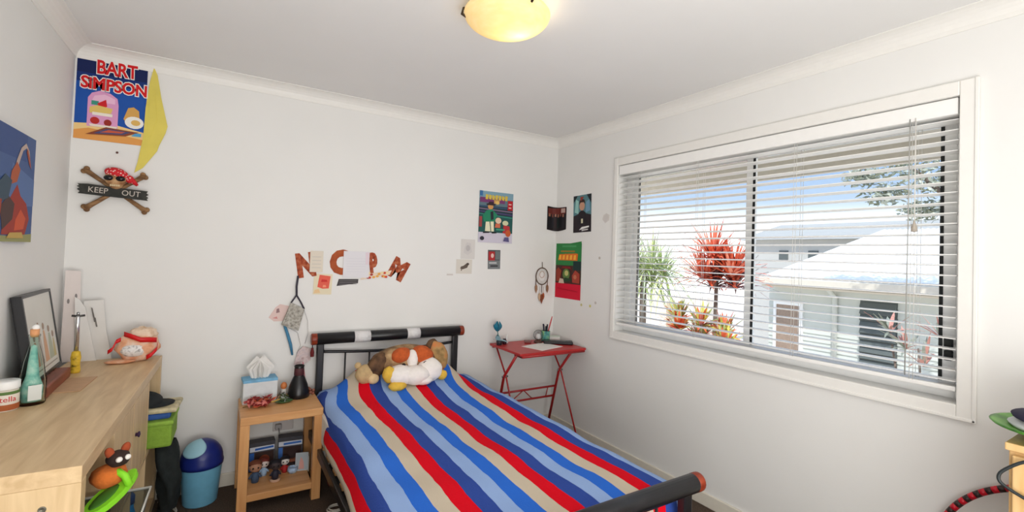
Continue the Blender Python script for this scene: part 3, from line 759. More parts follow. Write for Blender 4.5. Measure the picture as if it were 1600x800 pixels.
# ------------------------------------------------------------------ red folding desk in the corner
dk = thing('folding_desk', 'red folding desk with crossed steel legs in the corner by the window wall', 'desk', (-.335, -.245, 0))
def D(x, y, z): return (x+.335, y+.245, z)
dx0, dx1, dy0, dy1, dz = -.632, -.035, -.475, -.035, .715
M_REDTOP = mat('red_laminate', (180, 40, 40), .4, var=.05, scale=12, spec=.4)
MB().box(D((dx0+dx1)/2, (dy0+dy1)/2, dz-.009), (dx1-dx0, dy1-dy0, .018), M_REDTOP, .004).build('desktop', dk)
for yy in (dy0+.012, dy1-.012): MB().tube([D(dx0+.02, yy, dz-.024), D(dx1-.01, yy, dz-.024)], .011, M_REDMETAL, 8).build('top_rail', dk)
MB().box(D(-.50, -.36, dz-.036), (.16, .10, .024), mat('dark_red_bracket', (120, 34, 34), .5, var=.1), .003).build('bracket', dk)
for x, r in ((-.605, .0105), (-.09, .0105)):
    MB().tube([D(x, -.385, dz-.026), D(x, -.218, .495), D(x, -.085, 0.0)], r, M_REDMETAL, 8).build('leg', dk)
    MB().tube([D(x+.022, -.055, dz-.026), D(x+.022, -.212, .497), D(x+.022, -.45, .0)], r*.62, M_REDMETAL, 8).build('leg', dk)
    MB().tube([D(x-.014, -.216, .496), D(x+.034, -.216, .496)], .008, M_CHROME, 8).build('pivot', dk)
b = MB()
za, zb = .362, .278
ya = -.215+.13*(.495-za)/.495; yb = -.215+.13*(.495-zb)/.495
b.tube([D(-.605, ya, za), D(-.09, ya, za)], .0085, M_REDMETAL, 8); b.tube([D(-.605, yb, zb), D(-.09, yb, zb)], .0085, M_REDMETAL, 8)
zz = [(-.50, zb), (-.40, za), (-.30, zb)]
for (xa, z1), (xb, z2) in zip(zz[:-1], zz[1:]): b.tube([D(xa, ya if z1 == za else yb, z1), D(xb, ya if z2 == za else yb, z2)], .004, M_REDMETAL, 6)
b.tube([D(-.17, yb, zb), D(-.165, ya, za)], .004, M_REDMETAL, 6)
b.build('stretcher', dk)
# on the desk
DZ = dz
sg = thing('clear_globe', 'clear glass globe on a dark brown foot on the red desk', 'ornament', (-.262, -.16, DZ))
MB().lathe((0, 0, 0), [(0, 0), (.034, 0), (.034, .008), (.024, .02), (.018, .026), (0, .026)], mat('dark_brown_foot', (76, 44, 34), .4, var=.1), 20).build('foot', sg)
MB().ball((0, 0, .062), .040, glassy('globe_glass', (238, 240, 241), .02, gloss=.08), 24, 16).build('globe', sg)
b = MB(); b.ball((0, 0, .05), (.02, .02, .024), mat('white_globe_figure', (232, 228, 226), .5), 12, 8); b.ball((.002, 0, .078), (.010, .01, .012), mat('grey_globe_figure', (150, 146, 140), .5), 10, 8); b.build('inner_ornament', sg)
pc = thing('pencil_cup', 'green and blue pencil cup with black pens and a red pen on the red desk', 'pencil cup', (-.165, -.125, DZ))
MB().lathe((0, 0, 0), [(0, 0), (.034, 0), (.036, .085), (.032, .085), (.030, .01), (0, .008)], mottled('teal_green_print', [(44, 92, 120), (96, 164, 150), (150, 186, 120)], 45, .4, 0), 24).build('cup', pc)
for i, (a, l, c) in enumerate(((.4, .135, (30, 30, 40)), (1.8, .13, (28, 30, 60)), (3.0, .14, (36, 30, 50)), (4.1, .125, (30, 40, 44)))):
    MB().tube([(.008*math.cos(a), .008*math.sin(a), .012), (.024*math.cos(a), .024*math.sin(a), l)], .006, flat(c), 8).build('pen', pc)
tag(MB().tube([(.006, 0, .014), (.046, -.01, .175), (.052, -.012, .20)], [.005, .005, .003], flat((190, 60, 64)), 8).build('pen', pc), 'red pen')
pp = tag(MB().bx(-.125, .125, -.10, .10, 0, .002, M_PAPER).build('paper_sheet', None, (-.325, -.305, DZ), (0, 0, .28)), 'white sheets of paper lying on the front of the red desk', 'paper')
lp = thing('black_case', 'flat black case lying at the wall side of the red desk', 'case', (-.135, -.255, DZ+.0), -.62)
MB().box((0, 0, .012), (.23, .085, .024), mat('black_vinyl', (24, 24, 28), .35, var=.1), .008).build('body', lp)
MB().box((.03, -.012, .0245), (.09, .03, .002), mat('grey_case_panel', (70, 76, 80), .3), .001).build('panel', lp)
wbx = thing('white_box', 'flat white box lying against the window wall on the red desk', 'box', (-.085, -.19, DZ), -.5)
wbx.location = (-.088, -.115, DZ)
MB().box((0, 0, .016), (.12, .06, .032), mat('white_card_box', (226, 226, 222), .6, var=.02), .004).build('body', wbx)
MB().box((0, 0, .0345), (.122, .062, .005), mat('pale_green_card_lid', (198, 208, 196), .6, var=.02), .001).build('lid', wbx)
tf = thing('teal_flower', 'teal tulip shaped ornament with pale blue leaves at the left end of the desk', 'ornament', (-.600, -.125, DZ))
M_TEAL = mat('teal_petal', (32, 116, 142), .4, var=.12)
MB().lathe((0, 0, 0), [(0, 0), (.020, 0), (.024, .03), (.018, .036), (0, .034)], mat('dark_small_pot', (40, 44, 52), .4, var=.1), 18).build('pot', tf)
MB().tube([(0, 0, .03), (-.012, 0, .075), (-.02, 0, .11)], .0035, mat('teal_stem', (70, 130, 128), .5), 8).build('stem', tf)
b = MB()
for k in range(5):
    a = 2*PI*k/5; c, s = math.cos(a), math.sin(a); vs_ = []
    for j in range(6):
        t = j/5; r = .004+.026*math.sin(PI*min(.85, t*.9)); w = .019*math.sin(PI*(.15+.8*t))
        for d in (-1, 0, 1): vs_.append((-.02+r*c*(1.12 if d == 0 else 1)-d*w*s, r*s*(1.12 if d == 0 else 1)+d*w*c, .105+.075*t))
    b.add(vs_, [(3*j+d, 3*j+d+1, 3*j+d+4, 3*j+d+3) for j in range(5) for d in (0, 1)], M_TEAL, True)
b.build('petals', tf)
b = MB(); blade_clump(b, (-.012, 0, .03), 9, .075, .014, [mat('pale_blue_leaf', (150, 190, 200), .5, var=.1), mat('slate_leaf', (70, 100, 112), .5, var=.1)], 1, .7, 5, .1); b.build('leaves', tf)
db = thing('small_dark_jar', 'tiny dark jar beside the teal flower on the desk', 'jar', (-.545, -.11, DZ))
MB().lathe((0, 0, 0), [(0, 0), (.016, 0), (.018, .026), (.012, .034), (.012, .042), (0, .042)], mat('dark_plum_glaze', (52, 34, 44), .3, var=.1), 18).build('body', db)
wv = thing('white_bottle', 'tiny white bottle beside the dark jar on the desk', 'bottle', (-.508, -.085, DZ))
MB().lathe((0, 0, 0), [(0, 0), (.011, 0), (.011, .045), (.006, .055), (.006, .07), (0, .07)], mat('off_white_bottle', (222, 222, 220), .3), 16).build('body', wv)
rs = tag(MB().box((0, 0, .006), (.05, .09, .012), mat('brown_red_case', (122, 44, 40), .4, var=.15), .004).build('small_red_case', None, (-.335, -.12, DZ), (0, 0, -.5)), 'small brownish red case lying left of the clear globe', 'case')

# ------------------------------------------------------------------ birch shelf unit along the left wall
su = thing('shelf_unit', 'long low birch cube shelf unit along the left wall', 'shelf', (-2.712, -1.512, 0), math.radians(-1.5))
DEP, LEN, HT, TH = .378, 1.475, .79, .045         # local: x from -DEP (wall) to 0 (front), y 0..LEN
b = MB(); b.bx(-DEP, 0, 0, LEN, HT-TH, HT, M_BIRCH, .002); b.build('top_panel', su)
MB().bx(-DEP, 0, 0, LEN, 0, TH, M_BIRCH, .002).build('bottom_panel', su)
for y0 in (0, LEN-TH): 
    sp_ = MB().bx(-DEP, 0, y0, y0+TH, TH, HT-TH, M_BIRCHZ, .001).build('side_panel', su)
    if y0 == 0: MB().lathe((0, 0, 0), [(0, 0), (.0085, 0), (.0085, .002), (.005, .002), (.0045, .0006), (0, .0006)], mat('grey_cam_screw', (120, 116, 104), .4, metal=.6), 16).build('screw_cap', sp_, (-.075, 0, HT-.10), (PI/2, 0, 0))
MB().bx(-DEP, 0, TH, LEN-TH, .385, .405, M_BIRCH, .001).build('middle_shelf', su)
pitch = (LEN-2*TH)/4
for k in (1, 2, 3):
    y = TH+pitch*k
    MB().bx(-DEP, 0, y-.009, y+.009, .405, HT-TH, M_BIRCHZ, .001).build('divider', su)
    MB().bx(-DEP, 0, y-.009, y+.009, TH, .385, M_BIRCHZ, .001).build('divider', su)
MB().bx(-DEP+.002, -DEP+.008, TH, LEN-TH, TH, HT-TH, mat('birch_back_board', (196, 166, 124), .6, var=.05)).build('back_panel', su)
for k in (1, 2):
    y0 = TH+pitch*k+.011; y1 = TH+pitch*(k+1)-.011
    d = MB().bx(-.018, -.001, y0, y1, .408, HT-TH-.003, M_BIRCHZ, .001).build('door', su)
    MB().lathe((0, 0, 0), [(0, 0), (.008, 0), (.007, .006), (.012, .010), (.012, .014), (0, .017)], mat('dark_purple_knob', (58, 36, 70), .4, var=.1), 16).build('knob', d, (-.001, y0+.04, .60), (0, PI/2, 0))
from math import radians
CS, SN = math.cos(radians(-1.5)), math.sin(radians(-1.5))
def SU(x, y, z): return (-2.712+x*CS-y*SN, -1.512+x*SN+y*CS, z)
RZ = radians(-1.5)
# things in it
tub = thing('clear_tub', 'clear plastic tub of toys sticking out of the nearest shelf compartment', 'tub', SU(-.065, .215, .405), RZ)
b = MB(); M_TUB = glassy('cloudy_tub_plastic', (196, 202, 202), .3, gloss=.2)
def loop(w, d, z): return [(-w, -d, z), (w, -d, z), (w, d, z), (-w, d, z)]
vs_ = loop(.15, .10, .002)+loop(.175, .125, .15)+loop(.170, .12, .15)+loop(.146, .096, .006)
fs_ = [(0, 3, 2, 1)]+[(a*4+i, a*4+(i+1) % 4, (a+1)*4+(i+1) % 4, (a+1)*4+i) for a in range(3) for i in range(4)]+[(12, 13, 14, 15)]
b.add(vs_, fs_, M_TUB); b.build('tub', tub)
MB().tube([(x, y, .152) for x, y, z in loop(.176, .126, 0)], .005, mat('grey_white_rim', (196, 196, 188), .4), 8, True).build('rim', tub)
gb = thing('green_foam_shoe', 'bright lime green foam shoe lying in the clear tub', 'shoe', SU(.030, .235, .598), RZ, rot=(.0, -.36, .95))
gb.scale = (.88, .88, .88)
M_LIME = mat('lime_foam', (140, 224, 44), .6, var=.08)
b = MB(); vs_ = []; n = 20
for zz in (0, .022):
    for i in range(n):
        a = 2*PI*i/n; r = 1+.16*math.cos(2*a); vs_.append((.10*math.cos(a), .038*math.sin(a)*(1.05-.22*math.cos(a)), zz))
b.add(vs_, [tuple(reversed(range(n))), tuple(range(n, 2*n))]+[(i, (i+1) % n, (i+1) % n+n, i+n) for i in range(n)], M_LIME); b.build('sole', gb)
b = MB(); b.tube([(.03, -.038, .018), (.035, -.025, .055), (.04, 0, .066), (.035, .025, .055), (.03, .038, .018)], .012, M_LIME, 8); b.build('strap', gb)
MB().ball((-.03, 0, .024), (.055, .024, .006), mat('dark_green_insole', (60, 110, 30), .7), 16, 8).build('insole', gb)
fx = thing('orange_plush', 'orange plush toy with a black and white face in the nearest compartment', 'soft toy', SU(.010, .265, .650), RZ-.9)
fx.scale = (.86, .86, .86)
M_OR = mat('orange_plush_fur', (206, 110, 44), .95, var=.15, scale=40, bump=.4)
MB().ball((0, 0, .0), (.050, .055, .042), M_OR, 18, 12, .05).build('body', fx)
h = MB().ball((.014, .02, .058), (.036, .036, .030), mat('brown_black_fur', (52, 36, 32), .9, var=.2), 16, 12, .05).build('head', fx)
for sgn in (-1, 1): MB().ball((.046, .02+sgn*.014, .064), (.009, .011, .010), M_WFUR, 10, 8).build('eye', h)
for sgn in (-1, 1): MB().ball((.010, .02+sgn*.026, .086), (.012, .015, .022), mat('rust_plush_fur', (160, 72, 40), .95, var=.15), 10, 8, rot=(sgn*-.4, 0, 0)).build('ear', fx)
bt = thing('blue_water_bottle', 'blue plastic bottle sticking out of the lower compartment', 'bottle', SU(-.02, .80, .045), RZ)
MB().lathe((0, 0, 0), [(0, 0), (.040, 0), (.044, .01), (.044, .17), (.032, .22), (.024, .25), (.024, .27), (0, .27)], mat('bright_blue_plastic', (30, 136, 200), .35, var=.08), 24).build('body', bt)
MB().lathe((0, 0, .27), [(0, 0), (.027, 0), (.027, .03), (.02, .04), (0, .04)], mat('dark_blue_cap', (24, 70, 130), .4), 20).build('cap', bt)
gx = thing('green_box', 'lime green fabric box jutting from the farthest upper compartment', 'box', SU(-.10, 1.26, .405), RZ)
M_LG = mat('lime_green_fabric', (138, 176, 62), .8, var=.08, scale=60, bump=.2)
MB().box((0, 0, .055), (.38, .24, .11), M_LG, .012).build('body', gx)
MB().box((0, 0, .118), (.392, .252, .022), mat('lime_green_fabric_lid', (148, 188, 74), .8, var=.08, scale=60), .008).build('lid', gx)
b1 = tag(MB().box((0, 0, .016), (.32, .20, .032), mat('blue_folded_cloth', (52, 92, 164), .8, var=.2, scale=30), .012).build('folded_cloth', None, SU(-.085, 1.26, .534), (0, 0, RZ+.05)), 'blue folded cloth lying on the lime green box', 'cloth', 'folded cloths on the green box')
b2 = tag(MB().box((0, 0, .012), (.34, .20, .024), mat('cream_striped_cloth', (206, 196, 160), .8, var=.3, scale=30), .010).build('folded_cloth', None, SU(-.060, 1.255, .567), (0, 0, RZ-.05)), 'cream patterned folded cloth between the blue cloth and the black hat', 'cloth', 'folded cloths on the green box')
cp = thing('black_hat', 'black hat on top of the folded cloths in the far compartment', 'hat', SU(-.06, 1.25, .592), RZ)
MB().ball((0, 0, .012), (.10, .085, .055), mat('black_cloth', (34, 38, 40), .9, var=.2, scale=40), 20, 12).build('crown', cp)
b = MB(); b.lathe((.07, 0, .0), [(0, .0), (.075, .0), (.078, .004), (0, .012)], mat('black_cloth', (34, 38, 40)), 20); b.build('brim', cp)
bj = thing('black_jacket', 'black jacket hanging out of the farthest shelf compartment over the floor', 'jacket', SU(.0, 1.26, .0), RZ)
b = MB(); n = 14; rows = []
for j in range(13):
    t = j/12; z = .395-.345*t
    w = .062+.055*math.sin(PI*t**.8)-.05*max(0, t-.6)
    cx = .045+.028*math.sin(t*PI*.9)+.018*t
    for i in range(n):
        a = 2*PI*i/n; rr = 1+.20*math.sin(3*a+7*t)+.14*math.sin(5*a-6*t)+.06*math.sin(9*a+11*t)
        rows.append((cx+.045*rr*math.cos(a)*(1 if t < .9 else .8), w*rr*math.sin(a), z))
b.add(rows, [(j*n+i, j*n+(i+1) % n, (j+1)*n+(i+1) % n, (j+1)*n+i) for j in range(12) for i in range(n)]+[tuple(range(n)), tuple(reversed(range(12*n, 13*n)))], mat('black_jacket_cloth', (30, 36, 36), .9, var=.25, scale=25, bump=.4), True)
b.build('body', bj)
b = MB(); b.tube([(.06, -.02, .07), (.075, -.02, .03), (.10, -.05, .018), (.125, -.03, .016)], [.028, .026, .018, .012], mat('black_jacket_cloth', (0, 0, 0)), 10); b.build('sleeve', bj)
b = MB(); pts = []
for i in range(26):
    t = i/25; pts.append((-2.66+.12*t+.05*math.sin(5*t), -.10-.14*t+.05*math.sin(9*t+1), .006+.003*math.sin(6*t)**2))
b.tube(pts, .004, mat('white_cable_sheath', (206, 200, 190), .5), 6)
tag(b.build('white_cable'), 'loose white cable on the carpet in front of the shelf unit', 'cable')

# ------------------------------------------------------------------ on top of the shelf unit
ZT = HT
jr = thing('white_lidded_jar', 'squat jar with a white lid and red lettered label at the left edge', 'jar', (-3.045, -.855, ZT))
MB().lathe((0, 0, 0), [(0, 0), (.032, 0), (.036, .006), (.036, .066), (.031, .076), (0, .076)], mat('cream_label', (226, 216, 204), .5, var=.08, scale=20), 32).build('body', jr)
MB().lathe((0, 0, .076), [(0, 0), (.036, 0), (.037, .003), (.037, .026), (.034, .029), (0, .029)], M_WHITE, 32).build('lid', jr)
def wrap_text(s, r, size, z, m, a0):
    b = MB().text(s, size, 0, z, 0, m, .0004, align='CENTER')
    b.v = [((r-q[1])*math.cos(a0+q[0]/r), (r-q[1])*math.sin(a0+q[0]/r), q[2]) for q in b.v]
    return b
b = wrap_text('nutella', .0362, .026, .036, flat((196, 28, 40)), -1.45); b.build('lettering', jr)
b = MB(); b.lathe((0, 0, .060), [(.0362, 0), (.0364, .002), (.0364, .008), (.0362, .010)], flat((90, 120, 66)), 32); b.lathe((0, 0, .006), [(.0362, 0), (.0364, .002), (.0364, .018), (.0362, .02)], flat((170, 92, 52)), 32); b.build('label_band', jr)
gbt = thing('glass_bottle', 'tall clear glass bottle with teal sand and a cork', 'bottle', (-2.992, -.80, ZT))
MB().lathe((0, 0, 0), [(.0, 0), (.036, .0), (.039, .006), (.039, .09), (.035, .105), (.033, .12), (.028, .16), (.019, .20), (.0135, .225), (.0135, .245), (.016, .247), (.016, .254), (.012, .254), (.011, .225), (.016, .195), (.025, .155), (.030, .115), (.035, .085), (.035, .012), (0, .010)], glassy('bottle_glass', (240, 247, 244), .03, gloss=.06), 28).build('glass', gbt)
MB().lathe((0, 0, .012), [(0, 0), (.030, 0), (.030, .05), (.018, .09), (.013, .15), (.008, .20), (0, .205)], mottled('teal_sand', [(112, 172, 168), (164, 210, 202), (214, 228, 220)], 40, .5, 0), 20).build('filling', gbt)
MB().lathe((0, 0, .245), [(0, 0), (.0108, 0), (.0128, .008), (.0128, .028), (0, .03)], mat('orange_cork', (210, 150, 104), .8, var=.15, scale=60), 16).build('cork', gbt)
MB().ball((.002, 0, .280), (.011, .009, .011), M_WHITE, 10, 8).build('stopper_knob', gbt)
b = MB(); b.bx(-.018, .018, -.0402, -.0398, .02, .075, flat((216, 220, 216))); b.build('label', gbt, (0, 0, 0), (0, 0, .45))
wk = thing('wooden_block', 'reddish brown carved wooden block under the leaning photo frame', 'block', (-3.020, -.575, ZT), .02)
M_MAHOG = wood('mahogany', (112, 50, 34), (146, 72, 48), .4, 'Y', 8)
MB().box((0, 0, .0225), (.11, .36, .045), M_MAHOG, .006).build('block', wk)
b = MB()
for i in range(5): b.lathe((.0, -.13+.065*i, .0452), [(0, 0), (.012, 0), (.012, .001), (0, .001)], mat('dark_wood_hole', (58, 26, 20), .6), 14)
b.build('inlay', wk)
pf = thing('framed_picture', 'black box frame with a pale picture leaning on the left wall', 'picture frame', (-3.012, -.50, ZT+.046), rot=(0, -.155, .035))
fw_, fh_, ft = .405, .345, .032
b = MB()
b.bx(-ft, 0, -fw_/2, -fw_/2+.012, 0, fh_, M_BLACK, .001); b.bx(-ft, 0, fw_/2-.012, fw_/2, 0, fh_, M_BLACK, .001)
b.bx(-ft, 0, -fw_/2+.012, fw_/2-.012, 0, .012, M_BLACK, .001); b.bx(-ft, 0, -fw_/2+.012, fw_/2-.012, fh_-.012, fh_, M_BLACK, .001)
b.bx(-ft, -ft+.004, -fw_/2, fw_/2, 0, fh_, M_BLACK); b.build('frame', pf)
MB().bx(-.012, -.004, -fw_/2+.004, fw_/2-.004, .004, fh_-.004, mat('pale_picture', (222, 220, 212), .35, var=.05, scale=5)).build('picture', pf)
b = MB()
def yz(pts, c, x): 
    b.add([(x, p[0], p[1]) for p in pts], [tuple(range(len(pts)))], flat(c))
for (cy, w, h, c) in ((-.12, .035, .10, (206, 150, 126)), (-.05, .03, .14, (190, 182, 172)), (.02, .03, .13, (214, 172, 140)), (.09, .035, .11, (184, 190, 170)), (.14, .02, .08, (204, 190, 140))):
    yz([(cy-w, .05), (cy+w, .05), (cy+w*.7, .05+h*.6), (cy+w*.3, .05+h), (cy-w*.3, .05+h), (cy-w*.7, .05+h*.6)], c, -.0036)
    yz(circ(cy, .05+h+.018, .015, 12), (170, 148, 132), -.0034)
yz(rect(-.16, .03, .16, .036), (170, 164, 154), -.0034)
b.build('figures', pf)
tag(MB().bx(-.05, .05, -.12, .12, 0, .004, mat('pink_brown_card', (196, 158, 122), .6, var=.06), .001).build('flat_card', None, (-2.925, -.56, ZT), (0, 0, -.05)), 'thin tan card lying in front of the wooden block', 'card')
ys_ = thing('toy_lantern', 'yellow and black toy with a tall silver tube near the corner', 'toy', (-2.970, -.315, ZT))
MB().lathe((0, 0, 0), [(0, 0), (.017, 0), (.019, .01), (.016, .04), (.019, .07), (.015, .095), (.009, .10), (0, .10)], mottled('yellow_black_print', [(40, 36, 30), (206, 170, 52), (226, 190, 66), (220, 180, 60)], 40, .4, 0), 20).build('body', ys_)
MB().lathe((0, 0, .10), [(0, 0), (.0085, 0), (.0085, .155), (.006, .16), (0, .16)], mat('silver_tube', (206, 206, 208), .2, metal=.9, var=.02), 18).build('tube', ys_)
b = MB(); b.tube([(-.022, 0, .262), (0, 0, .258), (.024, 0, .262)], .005, mat('dark_metal_guard', (80, 78, 78), .35, metal=.7), 8); b.build('crossguard', ys_)
MB().lathe((0, 0, .262), [(0, 0), (.006, 0), (.006, .014), (0, .017)], M_CHROME, 12).build('tip', ys_)
def leaning(label, pts, y0, tilt, c, extra=None):
    b = MB().poly(pts, -.002, 0, mat(c[0], c[1], .8, var=.02, scale=20))
    if extra: extra(b)
    return tag(b.build('leaning_paper', None, (0, y0, ZT), (-tilt, 0, 0)), label, 'paper', 'papers leaning in the back corner')
def marks(b):
    for px, pz in ((-2.968, .275), (-2.955, .225), (-2.963, .25)): b.poly([(px, pz), (px+.006, pz-.004), (px+.014, pz-.05), (px+.008, pz-.05)], -.0026, -.002, flat((120, 116, 112)))
leaning('tall pinkish paper strip with small dark flecks leaning in the corner', [(-3.082, .0), (-3.012, .0), (-3.015, .455), (-3.072, .46)], -.045, -.06, ('pinkish_paper', (226, 216, 212)), lambda b: [b.poly(circ(px, pz, .005, 8, .013), -.0026, -.002, flat((140, 132, 130))) for px, pz in ((-3.058, .305), (-3.03, .33))])
leaning('white paper with a curved torn edge and grey marks leaning in the corner', [(-3.022, 0), (-2.942, 0), (-2.96, .10), (-2.978, .20), (-2.99, .275), (-3.012, .315), (-3.03, .33)], -.055, -.10, ('white_torn_paper', (234, 232, 229)), marks)
leaning('plain white paper leaning behind the torn one', [(-2.99, 0), (-2.884, 0), (-2.912, .16), (-2.925, .31), (-3.0, .305)], -.038, -.08, ('plain_white_paper', (228, 226, 222)))
pb = thing('gift_bag', 'crumpled orange, red and white plastic bag at the far end of the shelf unit', 'bag', (-2.772, -.13, ZT))
b = MB(); b.ball((0, 0, .075), (.088, .06, .078), mottled('crumpled_peach_wrap', [(214, 140, 100), (232, 176, 140), (236, 214, 196)], 22, .45, .6), 26, 18, .10, 9); b.build('bag', pb)
b = MB(); b.ball((-.008, -.036, .062), (.058, .032, .034), mottled('white_grey_print', [(130, 130, 134), (226, 222, 220), (240, 238, 236), (150, 146, 146)], 50, .5, .3), 20, 12, .06); b.build('printed_panel', pb)
M_RIB = mat('red_ribbon', (212, 24, 28), .4, var=.08)
def ribbon(pts, w, name='ribbon'):
    b = MB(); P = [Vector(p) for p in pts]; vs_ = []
    for i, p in enumerate(P):
        vs_ += [p+Vector((0, 0, w/2)), p-Vector((0, 0, w/2)), p-Vector((0, -.004, w/2)), p+Vector((0, .004, w/2))]
    n = len(P); b.add(vs_, [(4*i+k, 4*i+(k+1) % 4, 4*i+4+(k+1) % 4, 4*i+4+k) for i in range(n-1) for k in range(4)]+[(3, 2, 1, 0), (4*n-4, 4*n-3, 4*n-2, 4*n-1)], M_RIB, True)
    b.build(name, pb)
ribbon([(-.108, -.055, .06), (-.09, -.06, .075), (-.078, -.05, .11), (-.06, -.05, .12)], .02)
ribbon([(-.05, -.04, .145), (-.02, -.06, .135), (.02, -.064, .115), (.055, -.055, .112), (.082, -.03, .105)], .024)
ribbon([(.088, -.03, .09), (.085, -.042, .06), (.065, -.056, .035), (.045, -.058, .022)], .022)
b = MB(); b.ball((.02, .0, .135), (.06, .045, .04), mottled('crumpled_cream_wrap', [(200, 160, 120), (238, 214, 190), (226, 190, 160)], 25, .5, .6), 18, 12, .14); b.build('wrap_top', pb)
b = MB(); b.ball((-.06, -.05, .010), (.06, .03, .010), mottled('crumpled_peach_wrap', [], 1), 14, 8, .1); b.build('wrap_fold', pb)

# ------------------------------------------------------------------ things on the walls
def sheet(name, wall, a, z, w, h, base, label, cat, draw=None, group=None, outline=None, thick=.0012, rot=0):
    """a printed sheet: local x along the wall 0..w, z 0..h; draw(b, L) adds flat ink shapes"""
    loc, r = wall_pose(wall, a, z)
    b = MB(); b.poly(outline or rect(0, 0, w, h), -thick, 0, flat(base))
    st = {'y': -thick}
    def L(pts, c):
        st['y'] -= .00022
        b.poly([(p[0]*w, p[1]*h) for p in pts], st['y'], st['y']+.00021, flat(c))
    if draw: draw(b, L, st)
    o = b.build(name, None, loc, r)
    if rot: o.rotation_euler = (r[0], rot, r[2])
    return tag(o, label, cat, group)

def p_big(b, L, st):
    w, h = .285, .436
    L(rect(0, .78, 1, 1), (16, 32, 84)); L(rect(0, .68, 1, .79), (20, 48, 116))
    L(circ(.10, .97, .07, 14, .018), (180, 70, 50))
    L([(.0, .0), (1, .0), (1, .13), (.55, .20), (.0, .17)], (226, 158, 84)); L([(.0, .10), (.2, .14), (1, .07), (1, .16), (.5, .22), (.0, .18)], (240, 206, 140))
    L([(.17, .16), (.17, .50), (.22, .56), (.34, .60), (.48, .58), (.58, .53), (.60, .45), (.60, .17)], (222, 158, 200))
    L([(.22, .46), (.55, .46), (.55, .52), (.40, .56), (.26, .53)], (238, 190, 218))
    L(rect(.22, .42, .32, .47), (64, 150, 130)); L([(.30, .44), (.42, .50), (.44, .42), (.36, .37)], (206, 34, 40))
    L([(.20, .32), (.5, .34), (.52, .40), (.30, .42), (.2, .39)], (226, 196, 110)); L(rect(.24, .30, .52, .335), (240, 232, 220))
    L(circ(.28, .235, .065, 14, .042), (186, 44, 40)); L(circ(.46, .225, .055, 14, .04), (150, 44, 36)); L([(.20, .19), (.60, .19), (.58, .165), (.22, .165)], (236, 224, 210))
    L([(.68, .30), (.74, .44), (.82, .46), (.90, .42), (.92, .30), (.86, .24), (.74, .24)], (214, 164, 88)); L(circ(.84, .27, .14, 16, .075), (238, 236, 230)); L(circ(.86, .27, .07, 14, .035), (222, 180, 100))
    L([(.16, .06), (.72, .09), (.92, .155), (.44, .17)], (136, 70, 48)); L([(.27, .08), (.68, .105), (.80, .145), (.45, .152)], (70, 78, 120)); L([(.36, .10), (.66, .118), (.72, .138), (.48, .14)], (196, 90, 66))
    L([(.80, .10), (.95, .105), (.95, .145), (.86, .14)], (84, 160, 206))
    for off, c in ((.0075, (240, 236, 232)), (.0028, (208, 26, 30))):
        st['y'] -= .0006
        mm = flat(c)
        b.text('BART', .098, .076, .350, st['y'], mm, .0002, off, rot=.02, sx=.70)
        b.text('SiMPSON', .084, .018, .266, st['y'], mm, .0002, off, rot=0, sx=.80)
def wall_thing(name, wall, a, z, label, cat, group=None):
    loc, r = wall_pose(wall, a, z); return thing(name, label, cat, loc, 0, group, r)
sheet('poster', 'back', -3.088, 1.920, .285, .436, (28, 82, 168), 'large blue poster with red title lettering in the far left corner', 'poster', p_big)
# yellow cloth pennant
fl = [(0.061, .585), (.078, .545), (.100, .42), (.133, .273), (.126, .235), (.100, .16), (.093, .13), (.035, .03), (.0, .0), (.012, .06), (.030, .20), (.034, .36), (.046, .50)]
loc, r = wall_pose('back', -2.838, 1.771, .004)
b = MB(); n = len(fl); k0 = len(b.v)
b.poly(fl, -.003, 0, mat('yellow_cloth', (222, 206, 98), .85, var=.06, scale=10))
b.poly([(.05, .45), (.070, .44), (.085, .30), (.06, .2), (.048, .24)], -.006, -.003, mat('yellow_cloth', (0, 0, 0)))
tag(b.build('pennant', None, loc, r), 'yellow cloth pennant pinned beside the large blue poster', 'flag')
# skull sign: local origin at plank centre
M_BONE = wood('dark_bone_wood', (106, 74, 46), (158, 120, 80), .6, 'X', 12)
ks = wall_thing('pirate_sign', 'back', -2.910, 1.655, 'skull and crossbones wall sign with red bandana and a dark KEEP OUT plank', 'sign')
def bone(p, q, y):
    b = MB(); P = Vector((p[0], y, p[1])); Q = Vector((q[0], y, q[1])); d = (Q-P).normalized(); s = Vector((-d.z, 0, d.x))
    b.tube([P, P+d*.03, P.lerp(Q, .3), P.lerp(Q, .7), Q-d*.03, Q], [.015, .012, .010, .010, .012, .015], M_BONE, 10)
    for E_ in (P, Q):
        for k in (-1, 1): b.ball(E_+s*k*.009, (.013, .010, .013), M_BONE, 10, 8)
    b.build('bone', ks)
bone((-.122, .106), (.130, -.086), -.014); bone((.118, .100), (-.112, -.090), -.026)
pl = [(-.142, .030), (-.10, .033), (-.02, .026), (.06, .022), (.138, .018), (.132, .008), (.142, .0), (.131, -.008), (.141, -.016), (.134, -.022), (.14, -.032), (.06, -.028), (-.04, -.024), (-.14, -.018), (-.132, -.008), (-.144, .002), (-.134, .010), (-.145, .018), (-.136, .022)]
pk = MB().poly(pl, -.048, -.034, mat('charred_plank', (46, 46, 42), .7, var=.3, scale=30)).build('plank', ks)
b = MB(); b.text('KEEP', .040, -.103, -.008, -.0485, flat((196, 186, 176)), .0006, rot=-.04, sx=.92); b.text('OUT', .040, .030, -.013, -.0485, flat((196, 186, 176)), .0006, rot=-.04, sx=.92); b.build('lettering', pk)
M_SKULL = mottled('aged_bone', [(120, 78, 54), (176, 132, 92), (206, 172, 130)], 30, .6, .2)
b = MB(); b.ball((.004, -.042, .072), (.046, .034, .044), M_SKULL, 22, 16); b.ball((.006, -.046, .040), (.030, .026, .024), M_SKULL, 16, 10)
